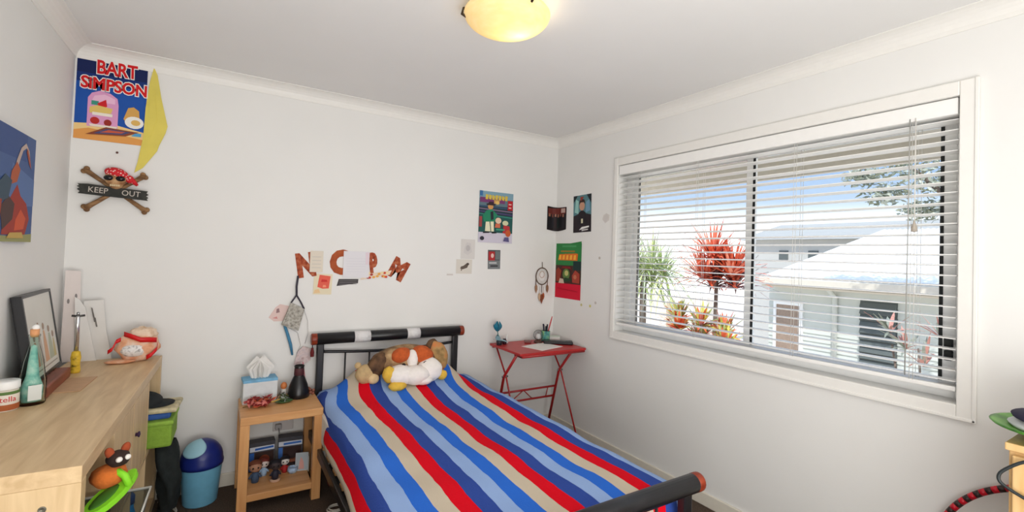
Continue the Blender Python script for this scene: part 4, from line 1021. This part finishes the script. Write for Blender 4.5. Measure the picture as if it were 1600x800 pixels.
sk_ = b.build('skull', ks)
for sgn, cx in ((-1, -.024), (1, .022)): MB().ball((cx+.004, -.070, .070), (.021, .012, .014), M_EYE, 14, 10).build('eye_socket', sk_)
b = MB()
for i in range(5): b.box((-.010+.008*i, -.073, .033), (.0065, .006, .010), mat('tooth_ivory', (214, 190, 150), .5), .001)
b.build('teeth', sk_)
M_BAND = bpy.data.materials.new('red_dotted_bandana'); M_BAND.use_nodes = True
nt = M_BAND.node_tree; bs = nt.nodes['Principled BSDF']; bs.inputs['Roughness'].default_value = .7
tc = nt.nodes.new('ShaderNodeTexCoord'); vo = nt.nodes.new('ShaderNodeTexVoronoi'); vo.inputs['Scale'].default_value = 75; rp = nt.nodes.new('ShaderNodeValToRGB'); rp.color_ramp.interpolation = 'CONSTANT'
rp.color_ramp.elements[0].color = lin((236, 200, 196)); rp.color_ramp.elements[1].position = .28; rp.color_ramp.elements[1].color = lin((206, 22, 34))
nt.links.new(tc.outputs['Object'], vo.inputs['Vector']); nt.links.new(vo.outputs['Distance'], rp.inputs[0]); nt.links.new(rp.outputs[0], bs.inputs['Base Color'])
b = MB(); b.ball((.006, -.042, .098), (.050, .038, .030), M_BAND, 22, 14, rot=(0, .22, 0)); b.ball((.058, -.040, .075), (.020, .016, .022), M_BAND, 14, 10, .05, rot=(0, -.5, 0)); b.tube([(.055, -.04, .085), (.075, -.035, .064), (.092, -.03, .045)], [.012, .013, .006], M_BAND, 8)
b.build('bandana', ks)
loc, r = wall_pose('back', -2.912, 1.868, 0)
tag(MB().lathe((0, 0, 0), [(0, -.012), (.005, -.012), (.006, -.009), (.003, -.008), (.0025, 0), (0, 0)], mat('dark_pin', (90, 52, 44), .4), 10).build('wall_pin', None, loc, (-PI/2, 0, 0)), 'dark pin in the wall above the skull sign', 'pin')
# painting on the left wall
def p_left(b, L, st):
    L(rect(0, .55, 1, 1), (74, 98, 146)); L(rect(0, .75, .8, 1), (60, 84, 136)); L([(.4, .3), (1, .35), (1, .6), (.5, .7)], (92, 118, 166))
    L([(0, .0), (1, .0), (1, .08), (.5, .05), (0, .06)], (150, 150, 96))
    L([(.35, .06), (.84, .07), (.92, .22), (.84, .36), (.70, .42), (.62, .52), (.5, .40), (.38, .25)], (158, 52, 40)); L([(.6, .1), (.80, .12), (.84, .22), (.72, .30), (.62, .2)], (206, 84, 48)); L([(.36, .1), (.55, .2), (.58, .34), (.45, .4), (.3, .3)], (78, 52, 50))
    L([(.50, .58), (.62, .70), (.70, .84), (.78, .88), (.86, .74), (.90, .70), (.84, .86), (.76, .92), (.66, .86), (.58, .74)], (190, 170, 160)); L([(.80, .88), (.86, .80), (.90, .70), (.85, .74), (.78, .84)], (166, 84, 66))
    L([(.46, .5), (.60, .54), (.66, .66), (.58, .72), (.48, .62)], (176, 92, 62)); L([(.2, .3), (.44, .38), (.50, .54), (.36, .58), (.2, .46)], (60, 80, 96)); L([(.05, .1), (.3, .2), (.32, .36), (.1, .36)], (150, 60, 44))
    L([(.44, .03), (.8, .035), (.76, .09), (.5, .08)], (196, 162, 84))
sheet('painting', 'left', -1.02, 1.383, .46, .414, (66, 92, 142), 'blue canvas with red and orange brush shapes on the left wall', 'picture', p_left, thick=.016)
# paper letters over the bed
BR = mottled('brown_red_patterned_card', [(110, 52, 34), (166, 74, 46), (190, 120, 84)], 38, .7, 0)
OB = mottled('orange_brown_card', [(150, 68, 38), (180, 92, 52)], 20, .7, 0)
def letter(s, a, z, size, m, rot, label, sx=1, off=.0135):
    loc, r = wall_pose('back', a, z, .0015); b = MB(); b.text(s, size, 0, 0, 0, m, .0012, off, rot=rot, sx=sx)
    return tag(b.build('paper_letter', None, loc, r), label, 'letter', 'patterned card letters over the bed')
letter('N', -2.012, 1.222, .190, BR, .16, 'patterned brown card letter N at the left end of the row', .74)
letter('C', -1.826, 1.252, .200, OB, -.05, 'large plain orange brown card letter C in the row over the bed', .86)
letter('P', -1.562, 1.235, .200, BR, .14, 'narrow brown patterned card letter P right of the blank white sheet', .50)
letter('M', -1.448, 1.250, .175, BR, -.48, 'tilted brown patterned card letter M at the right end of the row', .86)
def ns_note(b, L, st):
    for k in range(4): L(rect(.15, .2+.17*k, .85, .22+.17*k), (190, 186, 180))
sheet('note', 'back', -1.946, 1.250, .078, .135, (222, 212, 196), 'small cream note partly covering the letter N', 'paper', ns_note, 'paper notes over the bed').location.y = -.006
def pkt(b, L, st):
    L([(.22, .36), (.5, .28), (.84, .3), (.9, .9), (.3, .95), (.26, .7)], (226, 96, 78)); L([(.4, .6), (.75, .62), (.7, .72), (.42, .74)], (206, 52, 48)); L([(.05, .05), (.4, .08), (.3, .26), (.08, .22)], (232, 198, 150)); L([(.5, .34), (.7, .36), (.66, .46), (.52, .46)], (240, 150, 120))
sheet('packet', 'back', -1.921, 1.108, .112, .132, (228, 216, 186), 'cream paper packet with a red print below the cream note', 'packet', pkt, rot=.03)
def wht(b, L, st):
    for k in range(6): L(rect(.12, .22+.1*k, .86, .228+.1*k), (206, 204, 212))
    L([(.86, .5), (.98, .52), (.98, .98), (.84, .96)], (224, 208, 216))
sheet('note', 'back', -1.742, 1.215, .168, .176, (224, 222, 226), 'largest blank white sheet between the letters C and P', 'paper', wht, 'paper notes over the bed').location.y = -.005
def drk(b, L, st):
    for k in range(3): L([(.12, .22+.24*k), (.93, .24+.24*k), (.93, .29+.24*k), (.12, .27+.24*k)], (130, 126, 128))
sheet('dark_label', 'back', -1.778, 1.160, .138, .046, (70, 66, 68), 'dark grey label with faint lines under the blank white sheet', 'label', drk, outline=[(0, 0), (.136, .018), (.138, .046), (.012, .046)])
def strp(b, L, st):
    rnd = random.Random(4)
    for k in range(14): L(circ(rnd.uniform(.1, .9), rnd.uniform(.15, .85), .055, 5, .16), [(206, 74, 50), (232, 170, 80), (170, 60, 54), (240, 220, 170)][k % 4])
sheet('sticker_strip', 'back', -1.628, 1.200, .215, .055, (232, 212, 190), 'strip of small red and yellow stars under the letters P and M', 'sticker', strp, outline=[(0, 0), (.2, .025), (.215, .055), (.02, .036)], rot=-.06).location.y = -.003
# pouch hanging from the letter N
ph_ = wall_thing('cloth_pouch', 'back', -2.03, .88, 'grey sequinned pouch hanging by a dark strap from the letter N', 'pouch')
b = MB(); q = [(-.064, .045), (.031, .004), (.062, .138), (-.016, .180)]
b.poly(q, -.030, -.006, mottled('grey_sequin_cloth', [(120, 116, 108), (170, 166, 156), (196, 192, 184)], 60, .5, .5)); b.poly([(-.05, .055), (.025, .022), (.05, .13), (-.008, .16)], -.036, -.030, mottled('grey_sequin_cloth', [], 1)); b.build('body', ph_)
M_STRAP = mat('dark_slate_strap', (58, 54, 66), .8, var=.1)
b = MB(); b.tube([(.018, -.012, .345), (.012, -.014, .28), (.014, -.016, .225)], .006, M_STRAP, 8); b.tube([(.014, -.016, .225), (-.016, -.018, .178)], .0045, M_STRAP, 8); b.tube([(.014, -.016, .225), (.04, -.018, .18), (.060, -.018, .138)], .005, M_STRAP, 8); b.build('strap', ph_)
b = MB(); b.tube([(-.046, -.016, .04), (-.026, -.018, -.02), (-.008, -.018, -.08), (.004, -.02, -.145)], [.008, .009, .009, .006], mat('teal_blue_ribbon', (66, 128, 164), .6, var=.1), 8); b.build('ribbon', ph_)
b = MB(); b.tube([(.062, -.012, .13), (.085, -.014, .06), (.09, -.014, -.02), (.075, -.012, -.08)], .0012, mat('grey_thread', (170, 166, 166), .7), 5); b.tube([(-.03, -.012, .03), (.03, -.012, -.01), (.05, -.012, -.09), (.03, -.01, -.14)], .0012, mat('grey_thread', (0, 0, 0)), 5); b.build('thread', ph_)
loc, r = wall_pose('back', -2.165, .915, .0004)
b = MB(); b.poly([(0, .055), (.03, .03), (.09, .03), (.12, .12), (.06, .135), (.035, .115)], -.0012, 0, flat((222, 196, 190))); b.poly([(.04, .08), (.06, .085), (.055, .11), (.042, .105)], -.0016, -.0012, flat((150, 120, 120))); b.poly([(.02, .05), (.05, .045), (.045, .06)], -.0016, -.0012, flat((206, 140, 136)))
tag(b.build('pink_tag', None, loc, r), 'pale pink paper tag showing from behind the grey pouch', 'paper')
tz = thing('red_tassel', 'dark red tassel hanging from the left end of the bed head rail', 'tassel', (-1.918, -.062, .80))
MB().tube([(0, 0, 0), (0, 0, -.022)], .003, mat('black_cord', (30, 26, 28), .7), 6).build('cord', tz)
MB().lathe((0, 0, -.078), [(0, 0), (.011, .002), (.012, .03), (.007, .05), (.008, .056), (0, .06)], mat('maroon_tassel', (110, 32, 34), .8, var=.2, scale=60), 12).build('tassel', tz)
loc, r = wall_pose('back', -2.0, .64, .0004)
cpk = thing('clear_packet', 'small crumpled clear and pink packet hanging behind the neck of the black jug', 'packet', (-1.965, -.014, .675))
b = MB(); b.poly([(-.05, .0), (.0, -.01), (.045, .02), (.052, .09), (.0, .11), (-.03, .08)], -.008, -.002, mottled('pinkish_film', [(176, 150, 150), (214, 196, 194), (190, 176, 180)], 40, .4, .4)); b.build('body', cpk)
# comic poster and little prints on the back wall
def p_comic(b, L, st):
    L(rect(0, .86, 1, 1), (126, 160, 176)); L(rect(.02, .78, .75, .88), (120, 60, 110)); L(rect(0, .52, 1, .72), (44, 62, 70)); L(rect(0, .2, 1, .54), (38, 88, 84)); L(rect(0, .0, 1, .2), (206, 200, 214))
    for k in range(4): L([(0, .55+.05*k), (1, .50+.06*k), (1, .515+.06*k), (0, .565+.05*k)], [(60, 150, 130), (90, 70, 130), (150, 120, 150), (60, 90, 130)][k])
    rnd = random.Random(2)
    x = .17
    for k in range(7):
        L([(x, .845+.01*(k % 2)), (x+.07, .84), (x+.085, .935-.01*(k % 3)), (x+.01, .94)], (214, 186, 74)); x += .095
    L(rect(.42, .77, .58, .84), (206, 160, 90)); L(circ(.52, .79, .06, 12, .035), (226, 190, 110))
    L(rect(.83, .66, .98, .85), (186, 34, 44)); L(rect(.86, .70, .94, .72), (230, 200, 190)); L(rect(.86, .77, .94, .79), (230, 200, 190))
    L([(.18, .22), (.34, .22), (.30, .42), (.30, .46), (.20, .44)], (232, 228, 196)); L([(.36, .22), (.44, .22), (.42, .46), (.32, .46)], (232, 228, 196))
    L([(.14, .40), (.46, .42), (.52, .56), (.36, .66), (.20, .62), (.10, .52)], (40, 130, 96)); L([(.34, .44), (.42, .46), (.4, .62), (.32, .6)], (40, 40, 50)); L(circ(.32, .70, .08, 14, .05), (206, 150, 90)); L(rect(.2, .73, .46, .76), (50, 40, 44)); L([(.24, .75), (.42, .75), (.40, .80), (.28, .80)], (60, 40, 50))
    L(circ(.56, .44, .09, 14, .06), (226, 196, 170)); L([(.46, .30), (.62, .30), (.62, .38), (.48, .38)], (206, 110, 80)); L(circ(.77, .40, .09, 14, .05), (206, 210, 170)); L([(.70, .2), (.92, .18), (.9, .34), (.72, .36)], (180, 56, 60)); L(circ(.86, .20, .08, 12, .07), (196, 90, 50)); L([(.72, .04), (.9, .03), (.88, .12), (.76, .12)], (90, 84, 130)); L(rect(.5, .25, .75, .28), (70, 160, 130))
    L(circ(.10, .08, .06, 12, .04), (50, 50, 60)); L(rect(.0, .9, .08, 1), (60, 110, 160)); L([(.12, .18), (.3, .19), (.3, .21), (.12, .21)], (40, 36, 40)); L([(.38, .18), (.52, .19), (.5, .215), (.36, .21)], (30, 30, 36)); L(rect(.0, .3, .08, .5), (160, 70, 70))
sheet('poster', 'back', -.750, 1.495, .308, .402, (96, 120, 130), 'crowded multicoloured comic style poster on the back wall', 'poster', p_comic)
def p_small(b, L, st):
    L(rect(.0, .0, 1, .45), (120, 124, 126)); L(rect(.05, .45, .55, .92), (176, 48, 50)); L(rect(.6, .5, .95, .95), (110, 120, 120)); L(circ(.35, .7, .12, 12, .12), (226, 190, 180)); L(rect(.2, .12, .8, .2), (60, 60, 64)); L(rect(.1, .28, .7, .36), (190, 190, 190))
sheet('print', 'back', -.655, 1.288, .112, .150, (78, 80, 82), 'small grey and red print under the comic style poster', 'print', p_small, rot=-.02)
def p_s1(b, L, st):
    L([(.2, .3), (.5, .2), (.8, .35), (.7, .8), (.4, .85), (.25, .6)], (206, 202, 200)); L(circ(.5, .55, .16, 10, .16), (186, 182, 182))
sheet('sketch', 'back', -.892, 1.362, .118, .150, (214, 210, 206), 'faint pencil sketch on white paper above the sketch of a dark animal', 'drawing', p_s1)
def p_s2(b, L, st):
    L([(.25, .36), (.4, .3), (.7, .42), (.78, .66), (.62, .7), (.45, .55), (.3, .5)], (96, 84, 74)); L(circ(.72, .68, .1, 10, .09), (80, 70, 62)); L(rect(.3, .2, .36, .36), (110, 96, 84))
sheet('sketch', 'back', -.926, 1.250, .132, .108, (216, 210, 200), 'cream paper with a small dark animal sketch', 'drawing', p_s2)
sheet('wall_sticker', 'back', -1.00, 1.236, .05, .012, (208, 202, 198), 'tiny pale sticker left of the cream animal sketch', 'sticker')
# folded dark group photo across the corner
b = MB(); m0 = flat((34, 28, 30)); rnd = random.Random(6)
def corner_pt(s, z, off):
    """s<0 on the back wall, s>0 on the window wall; rounded into the corner"""
    r = .05
    if s < -r: return (s, -off, z)
    if s > r: return (-off, -s, z)
    a = (s+r)/(2*r)*PI/2; ca, sa = math.cos(a), math.sin(a); R = r*4/PI*.79
    return (-r+(r-off)*sa*1.0, -off-(r-off)*(1-ca)*1.0 if False else -(r-(r-off)*ca) if False else -off-(r-off)*(1-ca), z)
n = 18; S0, S1 = -.098, .140; zt0, zb0 = 1.832, 1.632
vs_ = []; 
for off in (.0035, .002):
    for i in range(n+1):
        s = S0+(S1-S0)*i/n; sag = .012*math.sin(PI*i/n)
        vs_ += [corner_pt(s, zb0-sag+.002*i/n, off), corner_pt(s, zt0-.010*i/n-.004*math.sin(PI*i/n), off)]
k = 2*(n+1)
b.add(vs_, [(2*i, 2*i+2, 2*i+3, 2*i+1) for i in range(n)]+[(k+2*i, k+2*i+1, k+2*i+3, k+2*i+2) for i in range(n)]+[(2*i, k+2*i, k+2*i+2, 2*i+2) for i in range(n)]+[(2*i+1, 2*i+3, k+2*i+3, k+2*i+1) for i in range(n)]+[(0, 1, k+1, k), (2*n, k+2*n, k+2*n+1, 2*n+1)], m0)
def cpatch(s0, s1, z0, z1, c, off):
    vs_ = []; mm = 5
    for i in range(mm+1):
        s = s0+(s1-s0)*i/mm; vs_ += [corner_pt(s, z0, off), corner_pt(s, z1, off)]
    b.add(vs_, [(2*i, 2*i+2, 2*i+3, 2*i+1) for i in range(mm)], flat(c))
cpatch(-.09, .13, 1.765, 1.815, (104, 42, 36), .0042); cpatch(.07, .125, 1.775, 1.812, (190, 160, 150), .0046)
for i, s in enumerate((-.075, -.04, -.005, .03, .065, .10)):
    cpatch(s-.010, s+.010, 1.745-.006*(i % 2), 1.770-.006*(i % 2), [(150, 96, 76), (120, 66, 56), (160, 110, 90)][i % 3], .005); cpatch(s-.015, s+.015, 1.65, 1.742-.006*(i % 2), [(24, 24, 28), (36, 34, 40), (44, 30, 32), (24, 34, 32)][i % 4], .0046)
tag(b.build('group_photo'), 'dark landscape print of a standing group stuck across the room corner', 'print')
# posters on the window wall
def p_port(b, L, st):
    L(rect(0, 0, 1, .45), (40, 30, 36)); L([(0, .45), (.3, .5), (.7, .5), (1, .45), (1, 1), (0, 1)], (86, 128, 134)); L([(0, .8), (.25, 1), (0, 1)], (30, 40, 44)); L([(.75, 1), (1, .75), (1, 1)], (30, 36, 42)); L([(.08, .55), (.3, .5), (.3, .85), (.14, .9)], (150, 196, 190)); L([(.7, .52), (.95, .56), (.9, .86), (.72, .8)], (110, 150, 176))
    L([(.22, .2), (.78, .2), (.7, .52), (.56, .58), (.44, .58), (.3, .52)], (34, 28, 34)); L(circ(.5, .70, .15, 16, .12), (196, 150, 124)); L([(.33, .74), (.36, .86), (.5, .9), (.64, .86), (.68, .74), (.6, .8), (.42, .8)], (56, 36, 32)); L([(.42, .84), (.52, .88), (.6, .95), (.4, .95)], (150, 60, 46)); L(rect(.46, .24, .56, .36), (206, 200, 170)); L([(.35, .06), (.9, .12), (.9, .16), (.5, .14)], (226, 224, 222)); L([(.5, .03), (.85, .05), (.85, .08), (.5, .07)], (206, 200, 200))
sheet('poster', 'right', -.236, 1.602, .215, .298, (40, 40, 46), 'dark teal portrait poster on the window wall, right of the corner print', 'poster', p_port, rot=-.025)
def p_green(b, L, st):
    L(rect(0, 0, 1, .27), (214, 16, 52)); L(rect(0, .27, 1, .60), (72, 46, 40)); L([(0, .60), (.55, .62), (1, .68), (1, 1), (0, 1)], (46, 128, 66)); L(rect(.7, .52, 1, .68), (26, 52, 50)); L(rect(.25, .93, .8, .965), (70, 150, 90)); L(rect(.2, .84, .75, .87), (150, 120, 50))
    x = .12
    for k in range(5): L([(x, .70), (x+.12, .70), (x+.13, .80+.015*(k % 2)), (x+.02, .79)], (236, 140, 34)); x += .145
    L([(.1, .69), (.86, .69), (.88, .81), (.8, .82), (.14, .80)], (222, 112, 40)); x = .13
    for k in range(5): L([(x, .705), (x+.09, .705), (x+.10, .79), (x+.02, .785)], (246, 176, 60)); x += .145
    L([(.05, .30), (.2, .30), (.26, .50), (.12, .56), (.03, .5)], (150, 60, 44)); L(circ(.45, .44, .14, 16, .10), (96, 126, 66)); L(circ(.46, .46, .075, 14, .05), (196, 190, 120)); L([(.3, .30), (.6, .31), (.7, .36), (.4, .38)], (44, 66, 44)); L([(.15, .27), (.38, .27), (.34, .35), (.2, .36)], (214, 190, 170)); L([(.7, .30), (.97, .29), (.97, .46), (.8, .52), (.68, .42)], (166, 66, 50)); L([(.2, .5), (.3, .58), (.6, .58), (.68, .5), (.6, .54), (.3, .55)], (130, 36, 34)); L(circ(.8, .40, .06, 10, .04), (190, 110, 80))
    L([(.1, .17), (.9, .14), (.9, .15), (.1, .18)], (180, 12, 44))
sheet('poster', 'right', -.018, 1.062, .330, .455, (46, 128, 66), 'tall green poster with orange lettering and a crimson lower band beside the corner', 'poster', p_green, rot=.0, outline=[(.05, 0), (.325, .012), (.330, .2), (.325, .470), (.16, .452), (.0, .440), (.012, .2)])
def faint(b, L, st): L([(.2, .2), (.6, .1), (.9, .5), (.6, .9), (.2, .7)], (212, 206, 202))
sheet('wall_sticker', 'right', -.575, 1.665, .075, .075, (216, 211, 206), 'faint torn white sticker beside the top left of the window', 'sticker', faint, outline=[(.0, .03), (.03, 0), (.07, .02), (.075, .06), (.04, .075), (.01, .06)])
for (y, z, c, lab) in ((-.352, 1.018, (196, 190, 130), 'small yellowish sticker below the crimson band of the green poster'), (-.455, 1.020, (206, 198, 120), 'yellow sticker under the left window corner, the larger of two'), (-.515, 1.050, (196, 190, 184), 'small grey sticker right of the yellow ones below the window corner'), (-.545, 1.392, (190, 184, 178), 'tiny grey mark left of the window halfway up')):
    sheet('wall_sticker', 'right', y, z, .022, .024, c, lab, 'sticker', outline=circ(.011, .012, .011, 9))
# dream catcher hanging on the back wall by the corner
dc = wall_thing('dream_catcher', 'back', -.138, 1.20, 'round dream catcher with brown feathers hanging in the back corner', 'dream catcher')
M_DC = mat('brown_leather_hoop', (96, 78, 64), .7, var=.2, scale=60)
b = MB(); b.tube([(.062*math.cos(2*PI*i/28), -.012, .036+.070*math.sin(2*PI*i/28)) for i in range(28)], .0045, M_DC, 8, True); b.build('hoop', dc)
b = MB(); b.tube([(0, -.012, .106), (0, -.008, .155)], .0028, M_DC, 6); b.build('hanging_loop', dc)
b = MB()
for i in range(10):
    a = 2*PI*i/10; c = 2*PI*(i+3)/10; b.tube([(.06*math.cos(a), -.012, .036+.068*math.sin(a)), (.06*math.cos(c), -.012, .036+.068*math.sin(c))], .0007, M_CORD, 4)
b.tube([(.024*math.cos(2*PI*i/14), -.012, .05+.026*math.sin(2*PI*i/14)) for i in range(14)], .0016, mat('beige_web_ring', (196, 160, 130), .6), 5, True)
b.build('web', dc)
def feather(px, pz, L_, w, c):
    f = MB(); P = [(0, .0), (w, -.25*L_), (w*1.1, -.6*L_), (.2*w, -L_), (-w*.9, -.65*L_), (-w, -.25*L_)]
    f.poly([(px+x, pz+z) for x, z in P], -.014, -.011, mat('feather_%d_%d' % (c[0], c[1]), c, .8, var=.2, scale=60)); f.tube([(px, -.0125, pz+.05), (px, -.0125, pz-.9*L_)], .001, M_DC, 5); f.build('feather', dc)
feather(-.058, -.03, .075, .012, (150, 116, 88)); feather(.056, -.03, .075, .012, (140, 106, 80)); feather(0, -.11, .085, .014, (130, 70, 46)); feather(-.022, -.10, .075, .011, (200, 168, 136)); feather(.018, -.10, .06, .010, (166, 84, 50))
for sx_ in (-.062, .058, 0): MB().tube([(sx_, -.012, .03 if sx_ else -.03), (sx_, -.012, -.04 if sx_ else -.10)], .0024, M_DC, 6).build('thong', dc)

# ------------------------------------------------------------------ right foreground
cb = thing('side_cabinet', 'pale wooden cabinet at the right edge against the window wall', 'cabinet', (-.235, -3.30, 0))
MB().bx(-.195, .085, -.5, .505, 0, .875, M_PINE, .003).build('body', cb)
MB().bx(-.205, .085, -.51, .512, .875, .897, M_PINE, .003).build('cabinet_top', cb)
for y0, y1 in ((-.49, -.002), (.002, .495)):
    d = MB().bx(-.213, -.195, y0, y1, .04, .865, M_PINE, .003).build('door', cb)
    MB().bx(-.216, -.213, y0+.06, y1-.06, .10, .80, M_PINE, .002).build('door_panel', d)
gbw = thing('green_bowl', 'green rimmed pale bowl standing on the wooden cabinet', 'bowl', (-.315, -2.905, .897))
MB().lathe((0, 0, 0), [(0, 0), (.06, 0), (.07, .008), (.12, .024), (.168, .038), (.174, .044), (.164, .045), (.11, .030), (.06, .014), (0, .012)], mottled('green_glaze', [(44, 92, 44), (96, 156, 60), (120, 176, 80)], 14, .35, 0), 36).build('bowl', gbw)
MB().lathe((0, 0, .034), [(0, 0), (.125, 0), (.135, .012), (.10, .024), (0, .03)], mat('white_bowl_cloth', (224, 228, 230), .7, var=.04), 28).build('filling', gbw)
hb = thing('dark_hat', 'dark navy hat lying on the pale bowl', 'hat', (-.31, -2.945, .945))
MB().lathe((0, 0, 0), [(0, .012), (.10, .010), (.165, .018), (.168, .024), (.13, .032), (.09, .036), (.08, .060), (.05, .078), (0, .082)], mat('dark_navy_felt', (38, 34, 62), .85, var=.15, scale=50), 36).build('hat', hb)
cbl = MB()
pts = []
for i in range(25):
    t = i/24; a = math.radians(70+210*t); pts.append((-.463, -2.875-.11*math.cos(a+PI/2+.4) if False else -2.90+.125*math.sin(math.radians(-60+200*t)), .86-.075*t-.045*math.sin(PI*t)+.02))
pts = [(-.452, -3.10, .905), (-.458, -2.95, .895), (-.462, -2.85, .870), (-.466, -2.795, .825), (-.468, -2.782, .795), (-.468, -2.80, .775), (-.466, -2.86, .750), (-.466, -2.95, .728), (-.466, -3.05, .715)]
def smooth_pts(P, n=5):
    out = []; P = [Vector(p) for p in P]
    for i in range(len(P)-1):
        p0 = P[max(0, i-1)]; p1 = P[i]; p2 = P[i+1]; p3 = P[min(len(P)-1, i+2)]
        for k in range(n):
            t = k/n; out.append(.5*((2*p1)+(-p0+p2)*t+(2*p0-5*p1+4*p2-p3)*t*t+(-p0+3*p1-3*p2+p3)*t**3))
    out.append(P[-1]); return out
cbl.tube(smooth_pts(pts), .0045, mat('black_lead', (36, 42, 44), .45, var=.1), 10)
tag(cbl.build('black_cable'), 'black cable looped over the edge of the wooden cabinet', 'cable')
hp = thing('hula_hoop', 'red hoop with dark stripes leaning on the window wall beside the cabinet', 'hoop', (-.116, -2.865, .0), rot=(0, .135, 0))
HR = .332
M_H1 = mat('red_hoop_tape', (196, 24, 44), .3, var=.06); M_H2 = mat('dark_hoop_tape', (52, 36, 34), .4, var=.1)
b = MB(); n = 110
for i in range(n):
    a0, a1 = 2*PI*i/n, 2*PI*(i+1)/n
    b.tube([(0, HR*math.cos(a), HR+.012+HR*math.sin(a)) for a in (a0, (a0+a1)/2, a1)], .012, M_H1 if i % 2 else M_H2, 10)
b.build('hoop', hp)
